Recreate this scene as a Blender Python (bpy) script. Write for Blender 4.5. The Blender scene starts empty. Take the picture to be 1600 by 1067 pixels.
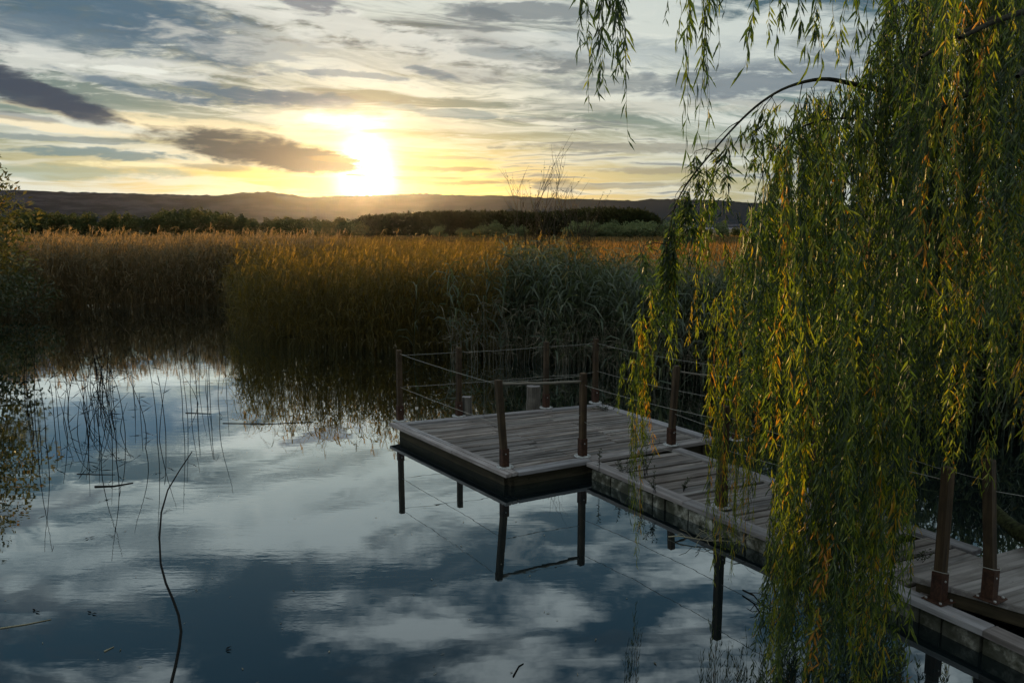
import bpy, math, random
import numpy as np
from mathutils import Vector, Matrix, noise as mnoise
R = math.radians
rnd = random.Random(7)
rng = np.random.default_rng(11)
sc = bpy.context.scene
col = sc.collection

# ------------------------------------------------------------------ camera
CAMH, FPX, PITCH = 2.87, 1250.0, math.atan(178.5 / 1250.0)
cam_d = bpy.data.cameras.new('camera'); cam = bpy.data.objects.new('camera', cam_d); col.objects.link(cam)
cam.location = (0, 0, CAMH); cam.rotation_euler = (math.pi / 2 - PITCH, 0, 0)
cam_d.sensor_width = 36; cam_d.lens = 36 * FPX / 1600
cam_d.clip_start = 0.1; cam_d.clip_end = 20000
sc.camera = cam
sc.view_settings.view_transform = 'Standard'; sc.view_settings.look = 'None'
sc.view_settings.exposure = 0.42; sc.view_settings.gamma = 1; sc.view_settings.use_curve_mapping = False
sc.cycles.max_bounces = 8; sc.cycles.transparent_max_bounces = 8
sc.cycles.diffuse_bounces = 4; sc.cycles.glossy_bounces = 3; sc.cycles.transmission_bounces = 4
sc.cycles.caustics_reflective = False; sc.cycles.caustics_refractive = False
sc.cycles.use_denoising = True

def ray(px, py):
    x = (px - 800) / FPX; y = -(py - 533.5) / FPX
    return Vector((x, math.cos(PITCH) + y * math.sin(PITCH), -math.sin(PITCH) + y * math.cos(PITCH)))
def W(px, py, z=0.0):            # survey helper: point of the photograph at height z
    d = ray(px, py); t = (CAMH - z) / -d.z
    return Vector((d.x * t, d.y * t, z))
def at(px, py, D):               # the same at a distance D north of the camera
    d = ray(px, py); t = D / d.y
    return Vector((d.x * t, D, CAMH + d.z * t))
def azel(px, py):
    d = ray(px, py); return math.atan2(d.x, d.y), math.atan2(d.z, math.hypot(d.x, d.y))

HAZE = 7e-6
SUN_AZ, SUN_EL = azel(572, 268)
sun_dir = Vector((math.sin(SUN_AZ) * math.cos(SUN_EL), math.cos(SUN_AZ) * math.cos(SUN_EL), math.sin(SUN_EL)))
sl = bpy.data.lights.new('sun', 'SUN'); sl.energy = 3.6; sl.angle = R(0.6); sl.color = (1.0, 0.66, 0.30)
so = bpy.data.objects.new('sun', sl); col.objects.link(so)
so.rotation_euler = (-sun_dir).to_track_quat('-Z', 'Y').to_euler()

# ------------------------------------------------------------------ node helpers
class S:
    """a socket with arithmetic"""
    nt = None
    def __init__(s, v): s.v = v
    def _m(s, op, *a):
        n = S.nt.nodes.new('ShaderNodeMath'); n.operation = op
        for i, x in enumerate((s,) + a):
            x = x.v if isinstance(x, S) else x
            if isinstance(x, (int, float)): n.inputs[i].default_value = x
            else: S.nt.links.new(x, n.inputs[i])
        return S(n.outputs[0])
    def __add__(s, o): return s._m('ADD', o)
    __radd__ = __add__
    def __sub__(s, o): return s._m('SUBTRACT', o)
    def __rsub__(s, o): return S(float(o))._m('SUBTRACT', s)
    def __mul__(s, o): return s._m('MULTIPLY', o)
    __rmul__ = __mul__
    def __truediv__(s, o): return s._m('DIVIDE', o)
    def __rtruediv__(s, o): return S(float(o))._m('DIVIDE', s)
    def mx(s, o): return s._m('MAXIMUM', o)
    def mn(s, o): return s._m('MINIMUM', o)
    def f(s, op, *a): return s._m(op, *a)
    def clamp(s): return s._m('MAXIMUM', 0.0)._m('MINIMUM', 1.0)
    def step(s, a, b):                       # smoothstep a..b (may run backwards)
        n = S.nt.nodes.new('ShaderNodeMapRange'); n.interpolation_type = 'SMOOTHSTEP'
        if a > b:
            n.inputs[1].default_value = b; n.inputs[2].default_value = a; n.inputs[3].default_value = 1; n.inputs[4].default_value = 0
        else:
            n.inputs[1].default_value = a; n.inputs[2].default_value = b
        S.nt.links.new(s.v, n.inputs[0]); return S(n.outputs[0])
def comb(x, y, z):
    n = S.nt.nodes.new('ShaderNodeCombineXYZ')
    for i, v in enumerate((x, y, z)):
        v = v.v if isinstance(v, S) else v
        if isinstance(v, (int, float)): n.inputs[i].default_value = v
        else: S.nt.links.new(v, n.inputs[i])
    return n.outputs[0]
def noise(vec, scale=1, detail=5, rough=.5, dist=0, lac=2.0):
    n = S.nt.nodes.new('ShaderNodeTexNoise'); n.inputs['Scale'].default_value = scale
    n.inputs['Detail'].default_value = detail; n.inputs['Roughness'].default_value = rough
    n.inputs['Distortion'].default_value = dist; n.inputs['Lacunarity'].default_value = lac
    if vec is not None: S.nt.links.new(vec, n.inputs['Vector'])
    return S(n.outputs[0])
def noise2(vec, scale=1, detail=5, rough=.5, dist=0):
    n = noise(vec, scale, detail, rough, 0); n.v.node.noise_dimensions = '2D'; n.v.node.inputs['Distortion'].default_value = dist; return n
def mixc(fac, a, b, mode='MIX'):
    n = S.nt.nodes.new('ShaderNodeMix'); n.data_type = 'RGBA'; n.blend_type = mode
    for k, v in ((0, fac), (6, a), (7, b)):
        v = v.v if isinstance(v, S) else v
        if isinstance(v, (int, float)): n.inputs[k].default_value = v
        elif isinstance(v, tuple): n.inputs[k].default_value = tuple(v) + (1,) * (4 - len(v))
        else: S.nt.links.new(v, n.inputs[k])
    return n.outputs[2]
def ramp(fac, stops):
    n = S.nt.nodes.new('ShaderNodeValToRGB'); cr = n.color_ramp
    while len(cr.elements) < len(stops): cr.elements.new(.5)
    for e, (p, c) in zip(cr.elements, stops): e.position = p; e.color = tuple(c) + (1,)
    S.nt.links.new(fac.v if isinstance(fac, S) else fac, n.inputs[0]); return n.outputs[0]

# ------------------------------------------------------------------ sky
world = bpy.data.worlds.new('World'); sc.world = world; world.use_nodes = True
nt = world.node_tree; nt.nodes.clear(); S.nt = nt
tc = nt.nodes.new('ShaderNodeTexCoord'); sx = nt.nodes.new('ShaderNodeSeparateXYZ'); nt.links.new(tc.outputs['Generated'], sx.inputs[0])
x, y, z = S(sx.outputs[0]), S(sx.outputs[1]), S(sx.outputs[2])
zc = z.mx(0.0)
DEG = 57.29578
az = x.f('ARCTAN2', y) * DEG
el = zc.f('ARCSINE') * DEG
cosang = x * sun_dir.x + y * sun_dir.y + z * sun_dir.z
ang = cosang.mn(1.0).f('ARCCOSINE') * DEG                      # degrees from the sun
sky = nt.nodes.new('ShaderNodeTexSky'); sky.sky_type = 'NISHITA'; sky.sun_disc = False
sky.sun_elevation = SUN_EL; sky.sun_rotation = SUN_AZ; sky.air_density = 1.2; sky.dust_density = 1.5
# cloud decks: perspective plane coordinates
den = zc + 0.085
qx, qy = x / den, y / den
rot = R(-16)
ux, uy = qx * math.cos(rot) - qy * math.sin(rot), qx * math.sin(rot) + qy * math.cos(rot)
wob = noise2(comb(ux * .5 + 40.7, uy * .8, 0.0), 1.0, 4, .55) - .5
ux, uy = ux + wob * 1.1, uy + wob * .9
n_hi = noise2(comb(ux * .50 + 11.5, uy * 1.25, 0.0), 1.0, 7, .60, .35)        # high milky veil
n_fine = noise2(comb(ux * 2.2 + 30.7, uy * 5.5, 0.0), 1.0, 6, .66, .5)
n_lo = noise2(comb(ux * .62 + 4.0 + 6.3, uy * 1.30, 0.0), 1.0, 6, .62, .4)    # low grey clouds
n_pat = noise2(comb(qx * 2.4 + 77.7, qy * 3.4, 0.0), 1.0, 6, .60, .15)         # small puffs overhead
ang_w = noise2(comb(az * .06 + 48.1, el * .25, 0.0), 1.0, 4, .6) - .5
azw, elw = az + ang_w * 6.0, el + ang_w * 1.6
n_str = noise2(comb(azw * .038 + 18.5, elw * .50, 0.0), 1.0, 5, .60, .3)        # bands along the horizon
n_str2 = noise2(comb(azw * .085 + 33.3, elw * 1.35, 0.0), 1.0, 6, .62, .3)
lowel = el.step(9.0, 2.5)
daz = az - math.degrees(SUN_AZ)
warm = (1.0 / (1.0 + (daz * daz) * .0032 + (el * el) * .011))
# clear sky
clear = mixc(1.0, sky.outputs[0], (.052, .066, .074), 'MULTIPLY')
clear = mixc(el.step(12, 1.5) * .75, clear, ramp(warm, [(0, (.17, .24, .26)), (.35, (.30, .34, .24)), (.75, (.62, .48, .22)), (1, (.88, .54, .16))]))
blue = mixc(el.step(4, 14), (.11, .19, .19), (.038, .090, .130))
blue = mixc(el.step(17, 36), blue, (.045, .13, .21))
clear = mixc(el.step(2.0, 8) * .85, clear, blue)
# veil
veilcol = ramp(warm, [(0, (.33, .40, .42)), (.3, (.50, .53, .48)), (.55, (.66, .62, .47)), (.85, (.86, .66, .36)), (1, (.98, .68, .30))])
veilcol = mixc(el.step(15, 34), veilcol, (.84, .92, .93))
n_v = (n_hi * .66 + n_fine * .34)
veil = n_v.step(.43, .56)
veil = mixc(el.step(17, 24), veil, (n_hi * .42 + n_pat * .58).step(.43, .57))
veil = S(veil)
veil = (veil * (1.0 - lowel) + (n_str * .55 + n_str2 * .45).step(.42, .58) * lowel).clamp()
c = mixc(veil, clear, veilcol)
# brighter filaments
c = mixc(n_fine.step(.52, .68) * el.step(3, 8) * el.step(30, 18) * .45, c, mixc(.35, veilcol, (.80, .78, .68)))
# low grey cloud banks
darkcol = ramp(warm, [(0, (.085, .115, .145)), (.4, (.12, .145, .155)), (.8, (.20, .17, .12)), (1, (.30, .21, .10))])
darkcol = mixc(el.step(17, 36), darkcol, (.055, .115, .165))
dk = (n_lo * .75 + n_fine * .25).step(.51, .61) * el.step(5, 11) * .85
c = mixc(dk, c, darkcol)
st = (n_str2 * .7 + n_str * .3).step(.52, .60) * el.step(.6, 1.6) * el.step(10, 6) * az.step(-8, 2) * .75
c = mixc(st, c, darkcol)
# single clouds seen in the photograph: (px, py, half width px, half height px, tilt deg, colour, strength)
n_edge = noise2(comb(az * .30 + 7.4, el * 1.35, 0.0), 1.0, 6, .60, .3)
n_edge2 = noise2(comb(az * .8 + 22.2, el * 2.6, 0.0), 1.0, 4, .55, .2)
n_e = n_edge * .75 + n_edge2 * .25 - .5
GREY = (.095, .105, .115); BLUE = (.060, .115, .165); LAV = (.045, .058, .080); OLIVE = (.062, .066, .066); PALE = (.56, .57, .52); CREAM = (.80, .66, .40)
def blob(c, px, py, hw, hh, tilt, colr, k=1.0, soft=.55, rag=2.5):
    a0, e0 = azel(px, py); a0 *= DEG; e0 *= DEG
    a, b = hw / FPX * DEG * .93, hh / FPX * DEG * .95; t = R(tilt)
    da, de = azw_ - a0, elw_ - e0
    p = (da * math.cos(t) - de * math.sin(t)) / a; q = (da * math.sin(t) + de * math.cos(t)) / b
    e = p * p + q * q + n_e * (rag * 2.4)
    return mixc(e.step(1.0 + soft, 1.0 - soft) * k, c, colr)
azw_, elw_ = az + ang_w * 3.0, el + ang_w * 1.0
BL = [(230, 40, 200, 40, 7, BLUE, .92, .9), (330, 62, 120, 16, 9, BLUE, .7, .5), (90, 60, 110, 24, 6, (.11, .16, .20), .6, .7),
      (120, 100, 200, 16, 2, PALE, .75, .7), (600, 50, 220, 20, 12, PALE, .8, .7), (560, 90, 260, 26, 3, (.52, .52, .46), .6, .9), (420, 25, 120, 12, 14, PALE, .8, .8),
      (400, 152, 120, 12, 3, BLUE, .9, .8), (250, 142, 110, 6, 9, BLUE, .8, .8), (678, 117, 36, 9, 14, BLUE, .75, .8), (200, 108, 70, 4, 1, (.62, .64, .58), .8, .5),
      (490, 165, 70, 7, 6, BLUE, .7, .6), (700, 178, 110, 8, 4, (.16, .22, .23), .7, .6), (560, 118, 70, 6, 3, (.16, .21, .24), .7, .6),
      (1200, 122, 170, 28, -3, (.12, .155, .185), .85, .7), (980, 130, 150, 13, -2, (.16, .19, .20), .7, .8), (1000, 168, 190, 12, 1, (.42, .42, .36), .6, .8),
      (830, 18, 120, 14, 2, (.12, .15, .17), .8, .6), (480, 4, 60, 10, 3, (.12, .14, .17), .8, .6), (1000, 78, 210, 20, 3, (.32, .365, .37), .7, .9), (760, 62, 160, 12, 4, PALE, .5, .8), (775, 85, 50, 8, 10, (.14, .18, .2), .6, .7),
      (1000, 232, 180, 9, 1, (.22, .22, .18), .75, .6), (760, 285, 110, 4, 1, OLIVE, .6, .6), (950, 292, 160, 5, 0, (.2, .2, .16), .6, .6), (680, 262, 70, 4, 1, OLIVE, .6, .6), (1040, 268, 120, 5, 0, (.24, .22, .17), .6, .7),
      (180, 243, 110, 9, 1, (.13, .20, .21), .85, .6), (100, 215, 110, 5, 0, (.15, .2, .21), .7, .6), (60, 268, 170, 10, 0, (.24, .31, .25), .6, .7), (250, 186, 200, 9, 3, CREAM, .6, .7),
      (350, 203, 200, 8, 4, CREAM, .6, .7), (90, 195, 120, 5, 3, CREAM, .6, .7), (200, 258, 90, 4, 0, (.8, .7, .4), .7, .6)]
for b_ in BL: c = blob(c, *b_)
# glow round the sun, dimmed by the bank in front of it
g1 = (ang * ang * -.075).f('EXPONENT')
dxs, dys = az - math.degrees(SUN_AZ), (el - 3.7)
core = ((dxs * dxs * .56 + dys * dys * .24) * -1.0 + n_e * 1.0).f('EXPONENT')
wing = ((dxs + 1.0) * (dxs + 1.0) * .09 + (el - 7.3) * (el - 7.3) * 1.8 + n_e * 5.0) * -1.0
wing = wing.f('EXPONENT')
g3 = 1.0 / (1.0 + ang * ang * .018)
glow = mixc(1.0, c, mixc(g1.clamp(), (0, 0, 0), (.22, .13, .035)), 'ADD')
glow = mixc(1.0, glow, mixc(core.clamp(), (0, 0, 0), (3.2, 2.6, 1.8)), 'ADD')
glow = mixc(1.0, glow, mixc(wing.clamp(), (0, 0, 0), (.7, .58, .38)), 'ADD')
c = mixc(1.0, glow, mixc(g3.clamp(), (0, 0, 0), (.06, .035, .008)), 'ADD')
for b_ in [(600, 208, 38, 2.6, 1, (.62, .50, .28), .8, .5, 1.0), (402, 234, 138, 24, 7, OLIVE, .97, .65, 1.4), (480, 248, 90, 19, 3, (.062, .062, .060), .97, .45, 1.5), (535, 247, 44, 4, 3, (.2, .15, .08), .95, .4, 1.2), (330, 262, 60, 5, 2, (.2, .19, .14), .6, .5, 1.5),
           (56, 145, 100, 19, 10, LAV, .96, .6, 1.5), (146, 174, 54, 14, 13, LAV, .93, .6, 1.4), (20, 126, 60, 12, 8, LAV, .85, .5, 1.6),
           (20, 180, 60, 5, 2, LAV, .5, .6, 1.5), (562, 271, 16, 2.5, 4, (.45, .28, .08), .9, .4, .8), (700, 245, 60, 3, 1, (.45, .33, .16), .6, .5, 1.0), (680, 276, 60, 2.5, 1, (.3, .22, .1), .7, .5, 1.0)]:
    c = blob(c, *b_)
c = mixc((z + .02).step(-.02, .02), (.10, .11, .10), c)
bg = nt.nodes.new('ShaderNodeBackground'); bg.inputs[1].default_value = 1.0
wo = nt.nodes.new('ShaderNodeOutputWorld'); nt.links.new(c, bg.inputs[0]); nt.links.new(bg.outputs[0], wo.inputs[0])
world.cycles.sampling_method = 'MANUAL'; world.cycles.sample_map_resolution = 512

# ------------------------------------------------------------------ materials
M = {}
def newmat(name):
    m = bpy.data.materials.new(name); m.use_nodes = True; m.node_tree.nodes.clear(); S.nt = m.node_tree; M[name] = m
    o = m.node_tree.nodes.new('ShaderNodeOutputMaterial'); return m, m.node_tree, o
def coords(kind='Object'):
    n = S.nt.nodes.new('ShaderNodeTexCoord'); return n.outputs[kind]
def sep(v):
    n = S.nt.nodes.new('ShaderNodeSeparateXYZ'); S.nt.links.new(v, n.inputs[0]); return [S(o) for o in n.outputs]
def objrand():
    return S(S.nt.nodes.new('ShaderNodeObjectInfo').outputs['Random'])
def attr(name):
    n = S.nt.nodes.new('ShaderNodeAttribute'); n.attribute_name = name; return S(n.outputs['Fac'])
def geo_pos():
    return S.nt.nodes.new('ShaderNodeNewGeometry').outputs['Position']
def bsdf(colr, rough, out, spec=.4, bump=None, bstr=.3, bdist=.01):
    n = S.nt.nodes.new('ShaderNodeBsdfPrincipled')
    if isinstance(colr, tuple): n.inputs['Base Color'].default_value = colr + (1,)
    else: S.nt.links.new(colr, n.inputs['Base Color'])
    if isinstance(rough, S): S.nt.links.new(rough.v, n.inputs['Roughness'])
    else: n.inputs['Roughness'].default_value = rough
    n.inputs['Specular IOR Level'].default_value = spec
    if bump is not None:
        b = S.nt.nodes.new('ShaderNodeBump'); b.inputs['Strength'].default_value = bstr; b.inputs['Distance'].default_value = bdist
        S.nt.links.new(bump.v, b.inputs['Height']); S.nt.links.new(b.outputs[0], n.inputs['Normal'])
    S.nt.links.new(n.outputs[0], out.inputs[0]); return n
def wood_mat(name, c1, c2, c3, along=0, rough=.8):
    m, t, o = newmat(name); r = objrand(); p = sep(coords())
    s = [22, 22, 22]; s[along] = 1.3
    v = comb(p[0] * s[0] + r * 37, p[1] * s[1] + r * 11, p[2] * s[2])
    g = noise(v, 1.0, 6, .62, .5); b = noise(comb(p[0] * 2.2 + r * 91, p[1] * 5, p[2] * 5), 1.0, 4, .6)
    cr = ramp(g, [(.30, c1), (.52, c2), (.72, c3)])
    cr = mixc(b.step(.42, .68) * .6, cr, c1)
    r_b = (r * 7.31).f('FRACT'); cr = mixc(r_b * .5, cr, mixc(1.0, cr, (1.12, .93, .78), 'MULTIPLY'))
    spots = noise(comb(p[0] * 9 + r * 53, p[1] * 16, p[2] * 9), 1.0, 3, .6); cr = mixc(spots.step(.66, .74) * .5, cr, mixc(1.0, c1, (.5, .5, .45), 'MULTIPLY'))
    hs = S.nt.nodes.new('ShaderNodeHueSaturation'); S.nt.links.new(cr, hs.inputs['Color']); S.nt.links.new((r * .55 + .72).v, hs.inputs['Value'])
    bsdf(hs.outputs[0], rough, o, .25, g, .55, .006); return m
wood_mat('deck_wood', (.075, .062, .055), (.20, .178, .165), (.36, .335, .32))
wood_mat('kerb_wood', (.13, .12, .118), (.27, .255, .26), (.38, .365, .37))
wood_mat('raised_wood', (.13, .12, .115), (.27, .262, .262), (.37, .36, .36))
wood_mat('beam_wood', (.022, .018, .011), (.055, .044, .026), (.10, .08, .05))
wood_mat('post_wood', (.020, .014, .009), (.055, .037, .021), (.10, .070, .040), along=2)
wood_mat('stub_wood', (.06, .052, .042), (.15, .13, .11), (.25, .225, .19), along=2)
m, t, o = newmat('rusty_steel'); g = noise(coords(), 30, 6, .65)
bsdf(ramp(g, [(.35, (.025, .011, .007)), (.6, (.06, .026, .014)), (.75, (.10, .045, .022))]), .8, o, .3, g, .4, .003)
m, t, o = newmat('galvanised_plate'); g = noise(coords(), 40, 4, .6)
bsdf(ramp(g, [(.35, (.22, .19, .17)), (.6, (.45, .45, .44))]), .5, o, .5)
m, t, o = newmat('wire_steel'); bsdf((.30, .28, .24), .6, o, .3)
m, t, o = newmat('dark_rope'); bsdf((.20, .175, .14), .85, o, .2)
m, t, o = newmat('concrete')
p = coords(); g = noise(geo_pos(), 9, 7, .65, .3); st_ = noise(geo_pos(), 3.0, 5, .6); r = objrand()
cc = ramp(g, [(.38, (.05, .05, .03)), (.5, (.22, .21, .17)), (.62, (.48, .47, .41))])
cc = mixc(st_.step(.47, .56) * .85, cc, (.035, .037, .022))
bsdf(mixc(r * .35, cc, (.06, .055, .045)), .9, o, .2, g, .6, .01)

def leaf_mat(name, stops, trans=.45, gloss=.08, tcol=(1.6, 1.5, .6), objvar=.0, rough=.45):
    m, t, o = newmat(name); a = attr('tint')
    if objvar: a = (a + (objrand() - .5) * objvar).clamp()
    c_ = ramp(a, stops)
    d = t.nodes.new('ShaderNodeBsdfDiffuse'); t.links.new(c_, d.inputs[0])
    tr = t.nodes.new('ShaderNodeBsdfTranslucent'); t.links.new(mixc(1.0, c_, tcol, 'MULTIPLY'), tr.inputs[0])
    mx = t.nodes.new('ShaderNodeMixShader'); mx.inputs[0].default_value = trans
    t.links.new(d.outputs[0], mx.inputs[1]); t.links.new(tr.outputs[0], mx.inputs[2]); last = mx
    if gloss:
        gl = t.nodes.new('ShaderNodeBsdfGlossy'); gl.inputs['Roughness'].default_value = rough; gl.inputs[0].default_value = (.8, .8, .75, 1)
        m2 = t.nodes.new('ShaderNodeMixShader'); m2.inputs[0].default_value = gloss
        t.links.new(mx.outputs[0], m2.inputs[1]); t.links.new(gl.outputs[0], m2.inputs[2]); last = m2
    t.links.new(last.outputs[0], o.inputs[0]); return m
leaf_mat('willow_leaf', [(0, (.014, .030, .008)), (.28, (.050, .080, .010)), (.52, (.145, .170, .011)), (.78, (.30, .28, .012)), (.93, (.42, .26, .012)), (1, (.52, .20, .015))], .5, .05, (1.4, 1.7, .38), .16)
leaf_mat('reed_brown', [(0, (.07, .07, .035)), (.35, (.15, .125, .065)), (.65, (.26, .19, .10)), (.85, (.34, .24, .12)), (1, (.40, .28, .14))], .4, .03, (1.5, 1.2, .7))
leaf_mat('reed_olive_glow', [(0, (.042, .038, .012)), (.30, (.105, .086, .020)), (.6, (.17, .128, .028)), (.85, (.24, .17, .05)), (1, (.31, .22, .10))], .5, .03, (1.7, 1.35, .5))  # olive leaf colour pushed golden to paint in the sun's glow
leaf_mat('reed_green', [(0, (.028, .038, .018)), (.35, (.066, .084, .045)), (.65, (.12, .145, .085)), (.85, (.20, .18, .10)), (1, (.30, .25, .15))], .45, .05, (1.4, 1.3, .8))
leaf_mat('dry_grass', [(0, (.10, .085, .055)), (1, (.36, .31, .22))], .3, .05, (1.2, 1.1, .8))
leaf_mat('far_leaf', [(0, (.04, .055, .025)), (.5, (.08, .095, .04)), (.8, (.14, .13, .05)), (1, (.2, .16, .07))], .3, 0, (1.3, 1.2, .6), .5)
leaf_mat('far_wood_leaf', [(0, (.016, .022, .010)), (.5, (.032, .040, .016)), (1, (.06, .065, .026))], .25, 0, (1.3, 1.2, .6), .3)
leaf_mat('far_bush_leaf', [(0, (.07, .09, .05)), (.5, (.15, .18, .09)), (1, (.24, .26, .13))], .3, 0, (1.2, 1.2, .7), .5)
leaf_mat('bush_leaf', [(0, (.022, .030, .014)), (.5, (.055, .068, .026)), (.85, (.11, .10, .035)), (1, (.20, .12, .04))], .4, .05, (1.6, 1.4, .6))
leaf_mat('field_grass', [(0, (.06, .05, .02)), (.5, (.125, .092, .036)), (1, (.23, .155, .06))], .45, .02, (1.7, 1.2, .55))
m, t, o = newmat('bark'); g = noise(coords(), 14, 6, .6)
bsdf(ramp(g, [(.35, (.012, .010, .007)), (.65, (.05, .044, .026))]), .9, o, .2, g, .7, .02)
m, t, o = newmat('twig'); bsdf((.045, .034, .016), .7, o, .3)
m, t, o = newmat('dark_stem'); bsdf((.006, .0055, .004), .8, o, .1)
m, t, o = newmat('pale_stem'); bsdf((.30, .26, .17), .7, o, .3)
m, t, o = newmat('moss'); g = noise(coords(), 25, 6, .6)
bsdf(ramp(g, [(.35, (.012, .012, .006)), (.65, (.05, .055, .02))]), .95, o, .1, g, .8, .02)

# water
m, t, o = newmat('water')
p = sep(geo_pos())
w1 = noise(comb(p[0] * .9, p[1] * 2.0, 0.0), 1.0, 3, .5); w2 = noise(comb(p[0] * 5, p[1] * 11, 2.0), 1.0, 3, .55)
patch = noise(comb(p[0] * .25, p[1] * .35, 7.0), 1.0, 2, .5).step(.46, .62)
w3 = noise(comb(p[0] * 1.2 + 3, p[1] * 30, 4.0), 1.0, 2, .5)
h = w1 * .5 + w2 * patch * .16 + w3 * patch * .05
bmp = t.nodes.new('ShaderNodeBump'); bmp.inputs['Strength'].default_value = .075; bmp.inputs['Distance'].default_value = .03
t.links.new(h.v, bmp.inputs['Height'])
gl = t.nodes.new('ShaderNodeBsdfGlossy'); gl.inputs['Roughness'].default_value = 0.0; gl.inputs[0].default_value = (.86, .95, 1.0, 1)
t.links.new(bmp.outputs[0], gl.inputs['Normal'])
df = t.nodes.new('ShaderNodeBsdfDiffuse'); df.inputs[0].default_value = (.006, .010, .011, 1)
lw = t.nodes.new('ShaderNodeLayerWeight'); lw.inputs['Blend'].default_value = .5
fr = S(lw.outputs['Facing'])                       # 0 facing .. 1 grazing
fac = (fr * fr * fr * fr * fr * 2.7 + .065).mn(.93)
mx = t.nodes.new('ShaderNodeMixShader'); t.links.new(fac.v, mx.inputs[0]); t.links.new(df.outputs[0], mx.inputs[1]); t.links.new(gl.outputs[0], mx.inputs[2])
t.links.new(mx.outputs[0], o.inputs[0])

# ground: marsh mud, golden meadow
m, t, o = newmat('marsh_ground')
p = sep(geo_pos()); g = noise(comb(p[0] * .6, p[1] * .6, 0), 1, 6, .6); b = noise(comb(p[0] * .018, p[1] * .05, 1.0), 1, 4, .6); b2 = noise(comb(p[0] * .05, p[1] * .25, 4.0), 1, 4, .6)
meadow = mixc(b.step(.40, .62), (.15, .10, .04), (.22, .15, .06))
meadow = mixc(b2.step(.48, .62) * .6, meadow, (.12, .10, .045))
meadow = mixc(g.step(.4, .7) * .35, meadow, (.08, .065, .03))
cc = mixc(p[1].step(21, 34), (.018, .015, .010), meadow)
cc = mixc(p[1].step(330, 480), cc, (.20, .165, .13))
bsdf(cc, 1.0, o, 0.0, g, .6, .1)
m, t, o = newmat('hillside')
p = sep(geo_pos()); at_ = attr('tint')
v1 = noise(comb(p[0] * .012, p[1] * .012, p[2] * .05), 1, 8, .68); v2 = noise(comb(p[0] * .0022, p[1] * .003, p[2] * .012), 1, 5, .6); v3 = noise(comb(p[0] * .004, p[1] * .002, p[2] * .14), 1, 4, .6)
bare = mixc(v3.step(.4, .6), (.17, .15, .17), (.33, .29, .33))
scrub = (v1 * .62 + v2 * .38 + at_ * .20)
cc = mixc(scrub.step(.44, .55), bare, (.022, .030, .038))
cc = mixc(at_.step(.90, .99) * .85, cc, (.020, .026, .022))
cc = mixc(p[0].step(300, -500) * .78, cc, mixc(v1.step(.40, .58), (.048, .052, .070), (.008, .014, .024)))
bsdf(cc, 1.0, o, .0)

# ------------------------------------------------------------------ mesh helpers
def mesh_np(name, V, F, mat, tint=None, smooth=False):
    V = np.asarray(V, np.float32).reshape(-1, 3); F = np.asarray(F, np.int32); k = F.shape[1]
    me = bpy.data.meshes.new(name); me.vertices.add(len(V)); me.vertices.foreach_set('co', V.ravel())
    me.loops.add(F.size); me.loops.foreach_set('vertex_index', F.ravel())
    me.polygons.add(len(F)); me.polygons.foreach_set('loop_start', np.arange(0, F.size, k, dtype=np.int32))
    me.polygons.foreach_set('loop_total', np.full(len(F), k, np.int32))
    if smooth: me.polygons.foreach_set('use_smooth', np.ones(len(F), bool))
    if tint is not None:
        a = me.attributes.new('tint', 'FLOAT', 'POINT'); a.data.foreach_set('value', np.asarray(tint, np.float32))
    me.update(calc_edges=True)
    if mat: me.materials.append(M[mat])
    return me
class G:
    """triangle soup with a tint per vertex"""
    def __init__(s): s.V = []; s.F = []; s.T = []; s.n = 0
    def add(s, V, F, T):
        V = np.asarray(V, float).reshape(-1, 3); F = np.asarray(F, int); T = np.broadcast_to(np.asarray(T, float), (len(V),)) if np.ndim(T) == 0 else np.asarray(T, float)
        s.V.append(V); s.F.append(F + s.n); s.T.append(T); s.n += len(V); return s
    def mesh(s, name, mat, smooth=False):
        return mesh_np(name, np.concatenate(s.V), np.concatenate(s.F), mat, np.concatenate(s.T), smooth)
def leaf_tris(B, D, side, L, w, T, fold=.25):
    """N diamond leaves folded along the midrib"""
    N = len(B); up = np.cross(D, side); up /= np.linalg.norm(up, axis=1, keepdims=True) + 1e-9
    L = np.broadcast_to(L, (N,))[:, None]; w = np.broadcast_to(w, (N,))[:, None]
    mid = B + D * L * .42 - up * w * fold
    V = np.stack([B, mid + side * w * .5, B + D * L, mid - side * w * .5], 1)
    i = np.arange(N)[:, None] * 4
    F = np.concatenate([i + [0, 1, 2], i + [0, 2, 3]], 0)
    return V.reshape(-1, 3), F, np.repeat(T, 4)
def strips(P, side, w, T):
    """ribbons: P (N,K,3) centre line, side (N,3), w (K,) half widths; the last is a point"""
    N, K, _ = P.shape; w = np.asarray(w)
    V = []; F = []
    wl = w if w.ndim == 2 else np.broadcast_to(w, (N, K))
    Lr = P + side[:, None, :] * wl[:, :, None]; Rr = P - side[:, None, :] * wl[:, :, None]
    V = np.stack([Lr, Rr], 2).reshape(N, K * 2, 3)
    f = []
    for k in range(K - 1):
        a, b, c_, d = 2 * k, 2 * k + 1, 2 * k + 3, 2 * k + 2
        f.append([a, b, c_]); 
        if k < K - 2: f.append([a, c_, d])
    f = np.array(f); F = (np.arange(N)[:, None, None] * (2 * K) + f[None]).reshape(-1, 3)
    return V.reshape(-1, 3), F, np.repeat(T, 2 * K)
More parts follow.
